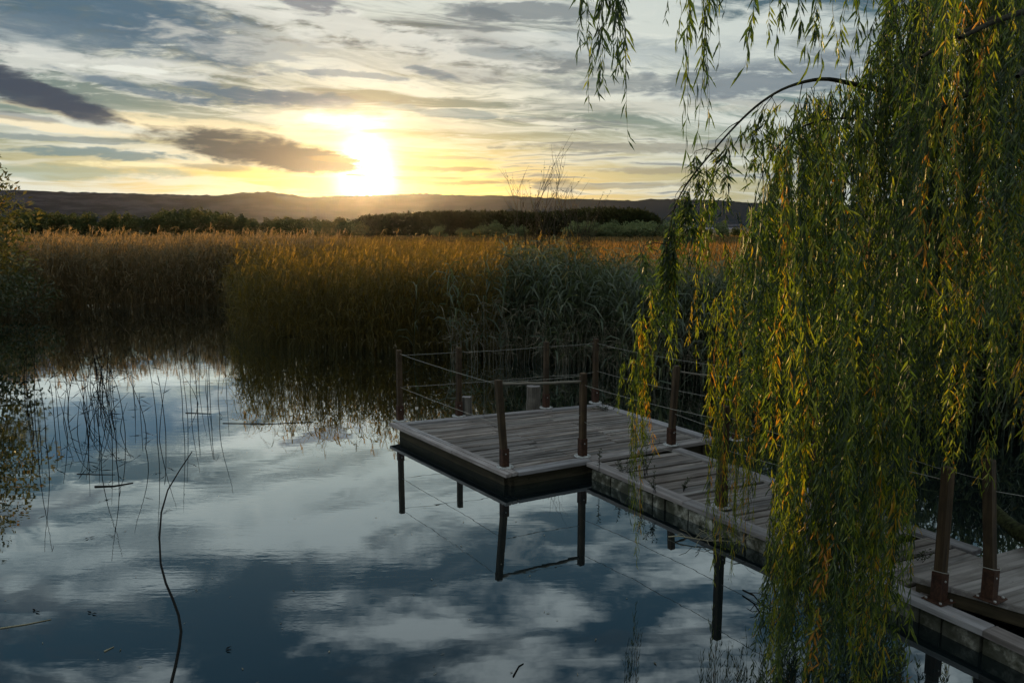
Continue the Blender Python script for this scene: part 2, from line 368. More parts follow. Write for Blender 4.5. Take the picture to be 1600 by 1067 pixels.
def tubes(P, r, T=0.0, sides=3, cap=False):
    """P (N,K,3), r (N,K) or (K,) -> triangles"""
    P = np.asarray(P, float); N, K, _ = P.shape
    r = np.broadcast_to(np.asarray(r, float), (N, K))
    tan = np.gradient(P, axis=1); tan /= np.linalg.norm(tan, axis=2, keepdims=True) + 1e-9
    ref = np.where(np.abs(tan[..., 2:3]) > .8, np.array([1., 0, 0]), np.array([0, 0, 1.]))
    ref = np.broadcast_to(ref[:, :1], tan.shape)
    a = np.cross(tan, ref); a /= np.linalg.norm(a, axis=2, keepdims=True) + 1e-9; b = np.cross(tan, a)
    th = np.arange(sides) * 2 * np.pi / sides
    V = P[:, :, None] + r[..., None, None] * (np.cos(th)[None, None, :, None] * a[:, :, None] + np.sin(th)[None, None, :, None] * b[:, :, None])
    f = []
    for k in range(K - 1):
        for s_ in range(sides):
            n = (s_ + 1) % sides; q = [k * sides + s_, k * sides + n, (k + 1) * sides + n, (k + 1) * sides + s_]
            f += [[q[0], q[2], q[1]], [q[0], q[3], q[2]]]
    if cap:
        for s_ in range(1, sides - 1):
            f.append([0, s_, s_ + 1]); e = (K - 1) * sides; f.append([e, e + s_ + 1, e + s_])
    F = (np.arange(N)[:, None, None] * (K * sides) + np.array(f)[None]).reshape(-1, 3)
    T = np.repeat(np.broadcast_to(T, (N,)), K * sides)
    return V.reshape(-1, 3), F, T
def obj(name, me, parent=None, loc=None, rz=None, kind=None, label=None, cat=None, group=None):
    o = bpy.data.objects.new(name, me); col.objects.link(o)
    if loc is not None: o.location = loc
    if rz is not None: o.rotation_euler = (0, 0, rz)
    if parent is not None: o.parent = parent
    for k, v in (('kind', kind), ('label', label), ('category', cat), ('group', group)):
        if v: o[k] = v
    return o
def thing(name, label, cat, loc=(0, 0, 0), rz=0, group=None):
    return obj(name, None, loc=loc, rz=rz, label=label, cat=cat, group=group)
def slab(name, c4, ztop, th, mat, parent=None, origin=None, chamf=.004, droop=(0, 0)):
    """board from its four corners c4 (end A left/right, end B right/left), worn top edges; local x runs along it"""
    c4 = [Vector((p[0], p[1])) for p in c4]
    cen = sum(c4, Vector((0, 0))) / 4
    ax = ((c4[1] + c4[2]) / 2 - (c4[0] + c4[3]) / 2).normalized(); ang_ = math.atan2(ax.y, ax.x)
    loc = [Matrix.Rotation(-ang_, 2) @ (p - cen) for p in c4]
    V = []
    for z_, ins in ((-th, 0), (-chamf * 1.5, 0), (0, chamf)):
        for p in loc:
            sx_ = -1 if p.x > 0 else 1; sy_ = -1 if p.y > 0 else 1
            zz = z_ + (droop[0] if p.x < 0 else droop[1])
            V.append((p.x + sx_ * ins, p.y + sy_ * ins, zz))
    F = [(3, 2, 1, 0), (8, 9, 10, 11)]
    for k in (0, 4):
        for i in range(4):
            j = (i + 1) % 4; F.append((k + i, k + j, k + 4 + j, k + 4 + i))
    me = bpy.data.meshes.new(name); me.from_pydata(V, [], F); me.update(); me.materials.append(M[mat])
    o = bpy.data.objects.new(name, me); col.objects.link(o)
    wl = Vector((cen.x, cen.y, ztop))
    if parent is not None: o.parent = parent; wl = wl - Vector(parent.location)
    o.location = wl; o.rotation_euler = (0, 0, ang_); return o
def V2(p): return Vector((p[0], p[1]))
def board(name, a, b, w, ztop, th, mat, parent=None, sideways=0.0, **k):
    """board along a->b; sideways shifts the centre line to the left of the direction"""
    a, b = V2(a), V2(b); d = (b - a).normalized(); n = Vector((-d.y, d.x))
    a = a + n * sideways; b = b + n * sideways
    return slab(name, [a - n * w / 2, b - n * w / 2, b + n * w / 2, a + n * w / 2], ztop, th, mat, parent, **k)

# ------------------------------------------------------------------ ground, water, hills
def grid(xs, ys, zf):
    X, Y = np.meshgrid(xs, ys); Z = zf(X, Y); V = np.stack([X, Y, Z], -1).reshape(-1, 3)
    nx, ny = len(xs), len(ys); i = np.arange(ny - 1)[:, None] * nx + np.arange(nx - 1)[None]
    return V, np.stack([i, i + 1, i + nx + 1, i + nx], -1).reshape(-1, 4)
xs = np.concatenate([np.linspace(-6000, -60, 16), np.linspace(-50, 50, 101), np.linspace(60, 6000, 16)])
ys = np.concatenate([np.linspace(-300, -8, 5), np.linspace(-5, 60, 66), np.linspace(70, 500, 20), np.linspace(700, 7000, 8)])
def shore(X):
    return np.interp(X, [-60, -24, -9.2, -8.6, -6.4, -1, 4, 9, 60], [28, 28, 29, 28.5, 19.5, 19.0, 15.5, 12.0, 12.0])
def gz(X, Y):
    s = shore(X); z_ = np.clip((Y - s - 1.5) * .03, -.6, .12)
    rip = np.sin(X * 1.3 + Y) * .02 * (np.abs(X) < 60)
    z_ = np.where(Y < s, -.6, z_) + rip
    z_ = np.where((X < -60) | (X > 60) | (Y < -40), np.maximum(z_, .1), z_)
    return z_
V, F = grid(xs, ys, gz)
obj('ground', mesh_np('ground', V, F, 'marsh_ground'), kind='structure')
wv, wf = grid(np.linspace(-70, 70, 8), np.linspace(-45, 60, 8), lambda X, Y: X * 0)
obj('water', mesh_np('water', wv, wf, 'water'), kind='structure')

RIDGE = [(-500, 292), (-100, 296), (40, 297), (110, 300), (200, 302), (300, 305), (340, 305), (375, 301), (425, 300), (450, 304), (480, 308), (500, 307), (560, 306), (600, 305),
         (640, 303), (680, 303), (720, 305), (800, 306), (850, 309), (920, 311), (990, 314), (1020, 311), (1060, 311), (1130, 314), (1200, 318), (1400, 322), (1700, 326), (2300, 318)]
NA, NR = 420, 44
azs = np.array([azel(p, q)[0] for p, q in RIDGE]); els = np.array([azel(p, q)[1] for p, q in RIDGE])
A = np.linspace(azs[0], azs[-1], NA); E = np.interp(A, azs, els)
RR = np.linspace(0, 1, NR)
V = []; T = []
for j, t_ in enumerate(RR):
    r_ = 1150 + 1850 * t_ if t_ <= .8 else 2630 + (t_ - .8) * 6000
    for i, a_ in enumerate(A):
        top = CAMH + math.tan(E[i]) * 2630
        u_ = min(t_ / .8, 1.0)
        prof = .10 * u_ + .90 * (u_ ** 2.3 * .55 + .45 * (1 / (1 + math.exp(-(u_ - .80) * 20))) / .982)
        nz = (mnoise.noise(Vector((a_ * 22, t_ * 5, 0))) * .5 + mnoise.noise(Vector((a_ * 70, t_ * 14, 4))) * .25)
        zz = top * prof * (1 + nz * .30 * (1 - u_) * 2.2 + nz * .05 * (u_ < 1))
        if t_ >= .78: zz += max(0, mnoise.noise(Vector((a_ * 900, t_ * 90, 2)))) * 5.5 + mnoise.noise(Vector((a_ * 160, 3, 2))) * 2.2
        if t_ > .8: zz -= (t_ - .8) * 60
        V.append((math.sin(a_) * r_, math.cos(a_) * r_, zz - 2.0 * (t_ == 0))); T.append(u_)
i = np.arange(NR - 1)[:, None] * NA + np.arange(NA - 1)[None]
F = np.stack([i, i + 1, i + NA + 1, i + NA], -1).reshape(-1, 4)
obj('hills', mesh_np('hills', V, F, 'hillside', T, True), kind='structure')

# ------------------------------------------------------------------ the jetty: platform and boardwalk
ZD = .17
PA, PB, PF, PE = Vector((-1.71, 10.83)), Vector((-.07, 8.49)), Vector((2.67, 9.99)), Vector((1.38, 12.09))
jetty = thing('jetty', 'low weathered grey wooden jetty with a square platform and boardwalk in the pond', 'jetty', (0, 9, 0))
def shrink(pt, toward, d): v = (toward - pt).normalized(); return pt + v * d
EW = .17
# inner corners of the plank field
iA, iB = PA.lerp(PB, 0) , PB
def inset(P, Q, Rr, S_, d):       # corner P between edges to Q and S
    return P + (Q - P).normalized() * d + (S_ - P).normalized() * d
cA = inset(PA, PB, None, PE, EW); cB = inset(PB, PA, None, PF, EW); cF = inset(PF, PB, None, PE, EW); cE = inset(PE, PA, None, PF, EW)
rows = 25
g_ = .015
for k in range(rows):
    t0, t1 = k / rows, (k + 1) / rows
    L0, L1 = cB.lerp(cA, t0), cB.lerp(cA, t1); R0, R1 = cF.lerp(cE, t0), cF.lerp(cE, t1)
    gap = g_ + (0.022 if k in (9, 10, 15) else 0) * rnd.random()
    cuts = [0, .335 if k % 9 < 5 else .29, .69 if k % 7 < 4 else .64, 1]
    for q in range(3):
        s0, s1 = cuts[q] + .002, cuts[q + 1] - .002
        def P(a, b, s): return a.lerp(b, s)
        jl = (R0 - L0).normalized(); nn = Vector((-jl.y, jl.x)) * (gap / 2)
        c4 = [P(L0, R0, s0) + nn, P(L0, R0, s1) + nn, P(L1, R1, s1) - nn, P(L1, R1, s0) - nn]
        zz = ZD - .004 + rnd.uniform(-.010, .004)
        slab('plank', c4, zz, .026, 'deck_wood', jetty, droop=(rnd.uniform(-.004, .004), rnd.uniform(-.004, .004)))
# frame boards round the platform
dAB = (PB - PA).normalized(); dBF = (PF - PB).normalized(); dAE = (PE - PA).normalized(); dFE = (PE - PF).normalized()
def edge(a, b, inward_pt, w=EW, z_=ZD + .012, th=.04, name='edge_board', splits=(0, 1), mat='kerb_wood'):
    a, b = V2(a), V2(b); d = (b - a).normalized(); n = Vector((-d.y, d.x))
    sgn = 1 if (V2(inward_pt) - a).dot(n) > 0 else -1
    for s0, s1 in zip(splits, splits[1:]):
        p, q = a.lerp(b, s0) + d * .003, a.lerp(b, s1) - d * .003
        board(name, p, q, w - .01, z_ + rnd.uniform(-.002, .002), th, mat, jetty, sideways=sgn * w / 2)
cen = (PA + PB + PF + PE) / 4
edge(PA, PB, cen, w=.085, splits=(0, 1))
nAB = Vector((-dAB.y, dAB.x)); nAB = nAB if (cen - PA).dot(nAB) > 0 else -nAB
edge(PA + nAB * .088, PB + nAB * .088, cen, w=.085, splits=(0, .52, 1))
edge(PB + dBF * EW, PF, cen, splits=(0, .33, 1), z_=ZD + .010)
edge(PA + dAE * EW, PE, cen, splits=(0, .38, .72, 1), z_=ZD + .009, w=.13)
edge(PE - dFE * .13, PF + dFE * EW, cen, splits=(0, .5, 1), z_=ZD + .014, w=.15)
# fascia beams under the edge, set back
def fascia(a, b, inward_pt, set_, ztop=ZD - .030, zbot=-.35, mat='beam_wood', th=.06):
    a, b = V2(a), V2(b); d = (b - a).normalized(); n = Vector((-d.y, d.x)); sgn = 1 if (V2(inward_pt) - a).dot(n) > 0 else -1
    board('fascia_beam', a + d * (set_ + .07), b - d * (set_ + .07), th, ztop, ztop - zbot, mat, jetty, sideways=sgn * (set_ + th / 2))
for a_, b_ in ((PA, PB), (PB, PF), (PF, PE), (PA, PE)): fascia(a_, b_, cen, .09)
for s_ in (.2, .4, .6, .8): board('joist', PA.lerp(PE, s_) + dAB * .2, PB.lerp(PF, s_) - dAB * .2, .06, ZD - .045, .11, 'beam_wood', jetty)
# piles down into the water
def box_me(name, sx_, sy_, z0, z1, mat, chamf=.006):
    pts = [(-sx_ / 2, -sy_ / 2), (sx_ / 2, -sy_ / 2), (sx_ / 2, sy_ / 2), (-sx_ / 2, sy_ / 2)]
    V = []
    for zz, ins in ((z0, 0), (z1 - chamf, 0), (z1, chamf)):
        V += [(px_ - math.copysign(ins, px_), py_ - math.copysign(ins, py_), zz) for px_, py_ in pts]
    F = [(3, 2, 1, 0), (8, 9, 10, 11)] + [(k + i_, k + (i_ + 1) % 4, k + 4 + (i_ + 1) % 4, k + 4 + i_) for k in (0, 4) for i_ in range(4)]
    me = bpy.data.meshes.new(name); me.from_pydata(V, [], F); me.materials.append(M[mat]); return me
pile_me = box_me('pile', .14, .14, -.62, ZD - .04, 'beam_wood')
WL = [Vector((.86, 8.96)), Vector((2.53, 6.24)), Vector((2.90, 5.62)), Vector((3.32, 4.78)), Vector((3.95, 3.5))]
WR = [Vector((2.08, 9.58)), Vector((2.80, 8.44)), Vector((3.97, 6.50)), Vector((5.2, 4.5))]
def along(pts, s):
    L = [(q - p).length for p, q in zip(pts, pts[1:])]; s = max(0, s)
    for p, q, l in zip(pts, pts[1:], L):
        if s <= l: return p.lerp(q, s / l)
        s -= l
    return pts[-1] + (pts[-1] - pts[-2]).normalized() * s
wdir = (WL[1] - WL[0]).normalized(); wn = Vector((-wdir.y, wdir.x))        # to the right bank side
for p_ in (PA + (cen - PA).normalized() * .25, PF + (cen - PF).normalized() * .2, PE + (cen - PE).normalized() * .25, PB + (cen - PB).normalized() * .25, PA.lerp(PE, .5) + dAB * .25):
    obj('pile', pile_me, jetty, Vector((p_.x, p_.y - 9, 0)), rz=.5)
# boardwalk planks
KW = .15
s = .04; k = 0; total = 4.1
while s < total:
    w = .095 + rnd.uniform(-.006, .010)
    a0, a1 = along(WL, s), along(WL, s + w); b0, b1 = along(WR, s + .05), along(WR, s + w + .05)
    u0 = (b0 - a0).normalized(); u1 = (b1 - a1).normalized()
    ragL, ragR = rnd.uniform(-.012, .0), rnd.uniform(0, .0)
    lo_, hi_ = KW + .002, KW + .002
    c4 = [a1 + u1 * lo_, b1 - u1 * hi_, b0 - u0 * hi_, a0 + u0 * lo_]
    zz = ZD - .006 + rnd.uniform(-.009, .006)
    if k == 27: zz -= .0; c4 = None
    if c4 is not None and k != 22:
        slab('plank', c4, zz, .026, 'deck_wood', jetty, droop=(rnd.uniform(-.007, .006), rnd.uniform(-.007, .006)))
    elif k == 22:
        slab('plank', c4, ZD - .004, .026, 'deck_wood', jetty, droop=(-.03, .012))
    s += w + rnd.choice([.010, .012, .014, .016, .030]); k += 1
def kerb(pts, s0, s1, n, side, w=KW, z_=ZD + .010, th=.045):
    for i_ in range(n):
        p, q = along(pts, s0 + (s1 - s0) * i_ / n + .002), along(pts, s0 + (s1 - s0) * (i_ + 1) / n - .002)
        board('kerb_board', p, q, w - .004, z_ + rnd.uniform(-.003, .003), th, 'kerb_wood', jetty, sideways=side * w / 2)
kerb(WL, 0, 3.15, 2, 1); kerb(WL, 3.155, 5.9, 2, 1)
kerb(WR, 0.0, 3.65, 2, -1)
# concrete blocks under the left kerb, and the dark beam on the right
s = .08
while s < 5.8:
    l = rnd.uniform(.26, .40) if rnd.random() < .7 else .16
    p, q = along(WL, s), along(WL, s + l)
    board('concrete_block', p, q, .10, ZD - .045 - rnd.uniform(0, .012), .42, 'concrete', jetty, sideways=.075 + rnd.uniform(-.008, .008), chamf=.01)
    s += l + rnd.uniform(.008, .03)
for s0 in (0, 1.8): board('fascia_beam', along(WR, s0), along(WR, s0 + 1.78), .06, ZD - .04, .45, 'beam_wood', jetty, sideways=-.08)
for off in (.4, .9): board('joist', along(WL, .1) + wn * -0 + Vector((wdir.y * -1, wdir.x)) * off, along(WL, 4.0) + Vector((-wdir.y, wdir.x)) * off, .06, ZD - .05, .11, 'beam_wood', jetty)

# raised deck of broad boards at the near end
ZR = .28
raised = thing('raised_deck', 'raised deck of broad grey boards overlapping the near end of the boardwalk', 'deck', (3.5, 5, 0))
ra, rb = Vector((3.01, 5.70)), Vector((3.56, 5.15))
rl = [ra, rb, Vector((4.25, 4.42)), Vector((5.1, 3.45))]
ud = Vector((.905, .425)).normalized()
s = 0; k = 0
while s < 2.6:
    w = .205 + rnd.uniform(-.02, .02)
    a0, a1 = along(rl, s), along(rl, s + w * 1.22)
    Lb = 2.3
    slab('plank', [a1, a1 + ud * Lb, a0 + ud * Lb, a0], ZR + rnd.uniform(-.004, .003), .045, 'raised_wood', raised, chamf=.005)
    s += w * 1.22 + .011; k += 1
for j_ in range(3):
    p, q = along(rl, .02 + j_ * .95), along(rl, .02 + (j_ + 1) * .95 - .01)
    board('rim_beam', p, q, .05, ZR - .047, .105, 'beam_wood', raised, sideways=.05)
board('rim_beam', ra + ud * .12 + Vector((0, -.05)), ra + ud * 2.2 + Vector((0, -.05)), .05, ZR - .048, .08, 'beam_wood', raised)

# ------------------------------------------------------------------ posts
sleeve_me = box_me('sleeve', .105, .105, 0, .21, 'rusty_steel', .003)
base_me = bpy.data.meshes.new('base_plate')
g0 = G(); th_ = np.linspace(0, 1, 2)
V_, F_, T_ = tubes(np.array([[[0, 0, 0], [0, 0, .008]]]), np.array([[.10, .10]]), 0, 20, True); base_me = mesh_np('base_plate', V_, F_, 'galvanised_plate', T_)
V_, F_, T_ = tubes(np.array([[[0, 0, 0], [0, 0, .012]]]), np.array([[.010, .010]]), 0, 6, True); bolt_me = mesh_np('bolt', V_, F_, 'galvanised_plate', T_)
base_sq = box_me('base_plate', .16, .16, 0, .008, 'rusty_steel', .002)
POSTS = []
def post(base, top_px, label, zb=ZD + .012, w=.067, h=1.0, rz=.5, lean=None, squareplate=False, hidden=False):
    P0 = Vector((base[0], base[1], zb))
    t = thing('fence_post', label, 'post', P0, rz, group='square wooden railing posts along the jetty')
    tw = rnd.uniform(-.01, .01)
    lean = lean or (rnd.uniform(-.01, .01), rnd.uniform(-.01, .01))
    # lean given in world metres at the top
    c_, s_ = math.cos(-rz), math.sin(-rz); lx, ly = lean[0] * c_ - lean[1] * s_, lean[0] * s_ + lean[1] * c_
    V = []; hw = w / 2
    lv = [0.01, .3, .6, h - .008, h]
    for i_, zz in enumerate(lv):
        q = hw - (.006 if i_ == 4 else 0); f = max(0, (zz - .01) / h)
        V += [(sx_ * q + lx * f, sy_ * q + ly * f, zz) for sx_, sy_ in ((-1, -1), (1, -1), (1, 1), (-1, 1))]
    F = [(3, 2, 1, 0), (16, 17, 18, 19)] + [(k_ * 4 + i_, k_ * 4 + (i_ + 1) % 4, k_ * 4 + 4 + (i_ + 1) % 4, k_ * 4 + 4 + i_) for k_ in range(4) for i_ in range(4)]
    me = bpy.data.meshes.new('shaft'); me.from_pydata(V, [], F); me.materials.append(M['post_wood'])
    obj('shaft', me, t)
    sl_ = obj('sleeve', sleeve_me, t, (lx * .1, ly * .1, .008)); k_ = (w + .016) / .105; sl_.scale = (k_, k_, 1)
    for sx_, sy_ in ((0, -1), (1, 0)):
        b = obj('bolt', bolt_me, t, (sx_ * (w / 2 + .006) + lx * .16, sy_ * (w / 2 + .006) + ly * .16, .16)); b.rotation_euler = (R(90), 0, 0) if sy_ else (0, R(90), 0); b.scale = (.8, .8, .8)
    obj('base_plate', base_sq if squareplate else base_me, t, (0, 0, 0))
    for a_ in range(4): obj('bolt', bolt_me, t, (math.cos(a_ * 1.571 + .78) * .082, math.sin(a_ * 1.571 + .78) * .082, .006))
    top = P0 + Vector((lean[0], lean[1], h)); POSTS.append((P0, top)); return P0, top
def deckpt(px, py, z=ZD): p = W(px, py, z); return (p.x, p.y)
rz0 = math.atan2(dBF.y, dBF.x)
P1 = post(deckpt(625, 658), 0, 'square post at the outer left corner of the platform', rz=rz0)
P2 = post(deckpt(717, 651), 0, 'square post on the back edge beside the smaller stump', rz=rz0)
P3 = post(deckpt(853, 638), 0, 'square post on the back edge right of the split stump', rz=rz0)
P4 = post(deckpt(930, 630), 0, 'square post at the far back corner against the reeds', rz=rz0)
P5 = post(deckpt(789, 731), 0, 'leaning square post at the front corner of the platform', rz=rz0, lean=(-.075, .02))
P6 = post(deckpt(910, 714), 0, 'upright square post where the platform front meets the boardwalk', rz=rz0)
P7 = post(deckpt(1048, 696), 0, 'square post at the platform front on the far side of the boardwalk', rz=rz0, lean=(.045, .0))
P8 = post(deckpt(1127, 793), 0, 'square post on the left kerb half hidden by a hanging willow strand', rz=rz0 + .06)
P9 = post(deckpt(1272, 769), 0, 'square post on the right kerb behind the willow curtain', rz=rz0 + .06)
P10 = post(deckpt(1466, 940), 0, 'tall near post on the lower kerb beside the raised deck', rz=rz0 - .05, squareplate=True, w=.064)
P11 = post(deckpt(1547, 935, ZR), 0, 'leaning near post standing on the raised deck at right', zb=ZR + .004, rz=rz0 + .1, lean=(-.075, .03), squareplate=True, w=.064)
P12 = post(deckpt(1150, 688), 0, 'square post on the right corner of the platform behind willow strands', rz=rz0)
# wires
def wire(name, a, b, sag, r_, mat, label, cat='wire', group='thin wires strung between the railing posts', wob=.0, K=14):
    a, b = Vector(a), Vector(b); L = []
    for i_ in range(K):
        t_ = i_ / (K - 1); p = a.lerp(b, t_); p.z -= sag * 4 * t_ * (1 - t_)
        if 0 < i_ < K - 1: p += Vector((rnd.uniform(-wob, wob), rnd.uniform(-wob, wob), rnd.uniform(-wob, wob)))
        L.append(p)
    P_ = np.array([[list(p - a) for p in L]]); V_, F_, T_ = tubes(P_, np.full((1, K), r_), 0, 6, True)
    return obj(name, mesh_np(name, V_, F_, mat, T_, True), loc=a, label=label, cat=cat, group=group)
def hp(P, f):                          # point on a post, f of its height
    return P[0].lerp(P[1], f)
def span(P, Q, who, up=.93, lo=.48, upr=.0026, sag=.008):
    for f, nm in ((up, 'upper'), (lo, 'lower')):
        if f: wire('wire', hp(P, f), hp(Q, f), sag + rnd.uniform(0, .01), upr, 'wire_steel', '%s wire %s' % (nm, who), wob=.002)
span(P1, P2, 'between the outer left corner post and the small stump post', sag=.0)
span(P2, P3, 'along the back edge between the two stumps')
span(P3, P4, 'between the split stump post and the far back corner post')
span(P1, P5, 'along the left edge of the platform', up=.95)
span(P5, P6, 'under the rail across the platform front', up=.97, lo=.50)
span(P6, P8, 'from the platform front post down the left kerb', up=.86, lo=.42, sag=.02)
span(P8, P10, 'along the near part of the left kerb', up=.90, lo=.42, sag=.02)
span(P4, P12, 'along the right edge of the platform', up=.93, lo=.5, sag=.03)
span(P7, P9, 'from the far boardwalk post along the right kerb', up=.4, lo=.18, sag=.03)
wire('wire', hp(P11, .78), hp(P11, .78) + Vector((1.3, -.4, -.06)), .02, .0024, 'wire_steel', 'upper wire leaving the leaning near post to the right', wob=.003)
wire('wire', hp(P9, .75), hp(P11, .85) , .06, .0024, 'wire_steel', 'upper wire from the right kerb post to the near leaning post', wob=.003)
for P_, nm in ((P10, 'tall near post'), (P11, 'leaning near post')):
    c_ = hp(P_, .235); ring = np.array([[[math.cos(a_) * .068, math.sin(a_) * .068, .006 * math.sin(2 * a_)] for a_ in np.linspace(0, 6.3, 14)]])
    V_, F_, T_ = tubes(ring, np.full((1, 14), .0028), 0, 4); obj('wire_loop', mesh_np('wire_loop', V_, F_, 'wire_steel', T_), loc=c_, label='loose wire loop round the foot of the %s' % nm, cat='wire')
wire('handrail', hp(P5, .955), hp(P6, .90), .008, .017, 'dark_rope', 'thick round handrail across the platform front between two posts', 'handrail', None, wob=.003)
wire('handrail', hp(P7, .93), hp(P12, .80), .01, .012, 'dark_rope', 'thin handrail from the boardwalk post to the right corner post', 'handrail', None, wob=.002)

# two old pile stumps
def stump(px, py, D, w, ztop, label, split):
    c_ = at(px, py, D); t = thing('stump', label, 'stump', (c_.x, c_.y, 0), group='old cut stumps behind the platform')
    n_ = 18; lv = [-.6, 0, .1, ztop * .6, ztop - .02, ztop]; V = []
    prof = [1.25, 1.2, 1.05, .93, .95, .92]
    for zz, pr in zip(lv, prof):
        for i_ in range(n_):
            a_ = i_ / n_ * 6.283; rr = w / 2 * pr * (1 + .10 * math.sin(a_ * 3 + split) + .05 * rnd.uniform(-1, 1) - (.22 if split and i_ in (3, 4) and zz > .05 else 0))
            V.append((rr * math.cos(a_), rr * math.sin(a_) * .85, zz + (rnd.uniform(-.008, .008) if zz == ztop else 0)))
    F = [(k_ * n_ + i_, k_ * n_ + (i_ + 1) % n_, (k_ + 1) * n_ + (i_ + 1) % n_, (k_ + 1) * n_ + i_) for k_ in range(len(lv) - 1) for i_ in range(n_)]
    me = bpy.data.meshes.new('trunk'); me.from_pydata(V, [], F); me.materials.append(M['stub_wood']); obj('trunk', me, t)
    V2_ = V[-n_:]; me2 = bpy.data.meshes.new('cut_face'); me2.from_pydata([(a_[0], a_[1], a_[2]) for a_ in V2_], [], [tuple(range(n_))]); me2.materials.append(M['kerb_wood']); obj('cut_face', me2, t)
stump(729, 640, 11.35, .155, .44, 'smaller grey stump behind the back edge at left', 0)
stump(833, 630, 12.0, .22, .47, 'thick split grey stump behind the back edge at centre', 1)

# ------------------------------------------------------------------ reeds
def reed_mass(P, Hh, leaf_n, T0, plume, wind=.10, lw=.010, lL=.42, stem_r=.004, jitter=.5, plume_t=.92):
    """P (N,2) feet, Hh heights: stems, arching leaves and feathery heads"""
    g = G(); N = len(P); Hh = np.asarray(Hh)
    lean = rng.normal(0, .085, (N, 2)) + np.array([wind * .5, 0]) + .06 * np.sin(np.column_stack([P[:, 0] * 3.1 + P[:, 1] * 2.3, P[:, 1] * 3.7 - P[:, 0] * 1.9])); K = 4
    tt = np.linspace(0, 1, K)
    base = np.column_stack([P, np.full(N, -.25)])
    S_ = np.stack([base + np.column_stack([lean * (t_ ** 1.8) * Hh[:, None], t_ * (Hh + .25)]) for t_ in tt], 1)
    T1 = np.clip(T0 + rng.normal(0, .13, N), 0, .82)
    g.add(*tubes(S_, np.array([stem_r, stem_r * .9, stem_r * .7, stem_r * .3])[None], T1 * .9))
    # leaves
    n = leaf_n; idx = np.repeat(np.arange(N), n); f = np.tile(np.linspace(.22, .98, n), N) + rng.normal(0, .04, N * n); f = np.clip(f, .12, 1)
    b = base[idx] + np.column_stack([lean[idx] * (f ** 1.8)[:, None] * Hh[idx][:, None], f * (Hh[idx] + .25)])
    a_ = rng.uniform(0, 6.283, N * n); out = np.column_stack([np.cos(a_) + wind * 4, np.sin(a_), np.zeros(N * n)]); out /= np.linalg.norm(out, axis=1, keepdims=True)
    L = lL * rng.uniform(.6, 1.25, N * n) * (1 - .35 * np.abs(f - .6)); dr = rng.uniform(.15, 1.1, N * n)
    up = np.array([0, 0, 1.])
    p1 = b + out * (L * .30)[:, None] + up * (L * .42)[:, None]
    p2 = b + out * (L * .68)[:, None] + up * (L * (.62 - dr * .22))[:, None]
    p3 = b + out * (L * (1.0))[:, None] + up * (L * (.60 - dr * .75))[:, None]
    side = np.cross(out, up); side = side * .85 + rng.normal(0, .35, side.shape); side /= np.linalg.norm(side, axis=1, keepdims=True)
    g.add(*strips(np.stack([b, p1, p2, p3], 1), side, np.array([.35, 1, .7, .0]) * lw, np.clip(T1[idx] + rng.normal(0, .1, N * n), 0, .85)))
    # plumes
    m_ = rng.random(N) < plume; ip = np.nonzero(m_)[0]
    if len(ip):
        q = 7; i2 = np.repeat(ip, q); top = S_[i2, -1]; ff = np.tile(np.linspace(0, 1, q), len(ip))
        o2 = rng.normal(0, .35, (len(i2), 3)); o2[:, 2] = np.abs(o2[:, 2]) + .9; o2[:, 0] += .35 + wind; o2 /= np.linalg.norm(o2, axis=1, keepdims=True)
        b2 = top + np.column_stack([.10 * (ff - .2) * (.3 + wind), np.zeros(len(i2)), .20 * (ff - .45)])
        sd = np.cross(o2, rng.normal(0, 1, o2.shape)); sd /= np.linalg.norm(sd, axis=1, keepdims=True)
        g.add(*leaf_tris(b2, o2, sd, rng.uniform(.08, .16, len(i2)), rng.uniform(.018, .034, len(i2)), np.clip(plume_t + rng.normal(0, .06, len(i2)), 0, 1), .2))
    return g
def feet(x0, x1, front, depth, n, power=1.7, skip=None):
    X = rng.uniform(x0, x1, n); d = rng.random(n) ** power * depth
    Y = front(X) + d; P_ = np.column_stack([X, Y])
    # clumping
    return P_, d
# left bed, brown, far side of the open bay
fl = lambda X: np.interp(X, [-40, -22, -15, -12], [22, 25.5, 27.5, 29])
P_, d_ = feet(-31, -8.6, fl, 16, 6600, 1.5)
g = reed_mass(P_, rng.normal(2.10, .22, len(P_)) + np.interp(P_[:, 0], [-26, -17], [.12, .0]), 9, .48, .60, wind=.12, lw=.017, lL=.52, stem_r=.006)
obj('reeds', g.mesh('reeds', 'reed_brown'), kind='stuff', label='tall brown feathery reeds across the bay at left')
# middle bed, olive cattails with golden sun glow in their colour: a sharp left flank
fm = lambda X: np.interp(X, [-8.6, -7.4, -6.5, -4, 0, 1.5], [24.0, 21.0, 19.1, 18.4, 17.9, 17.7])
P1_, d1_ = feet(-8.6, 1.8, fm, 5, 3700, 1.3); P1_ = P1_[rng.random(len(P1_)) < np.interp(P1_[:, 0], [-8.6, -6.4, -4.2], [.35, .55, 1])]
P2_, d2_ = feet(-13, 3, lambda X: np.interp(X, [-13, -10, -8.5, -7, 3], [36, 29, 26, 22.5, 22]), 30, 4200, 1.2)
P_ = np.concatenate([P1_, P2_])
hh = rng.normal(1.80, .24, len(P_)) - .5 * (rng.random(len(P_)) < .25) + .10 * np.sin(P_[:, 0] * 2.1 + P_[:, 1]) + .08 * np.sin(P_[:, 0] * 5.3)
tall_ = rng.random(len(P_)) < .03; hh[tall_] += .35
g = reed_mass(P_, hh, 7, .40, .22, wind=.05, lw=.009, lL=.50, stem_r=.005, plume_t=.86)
obj('reeds', g.mesh('reeds', 'reed_olive_glow'), kind='stuff', label='dense olive reeds standing in the water below the sun')
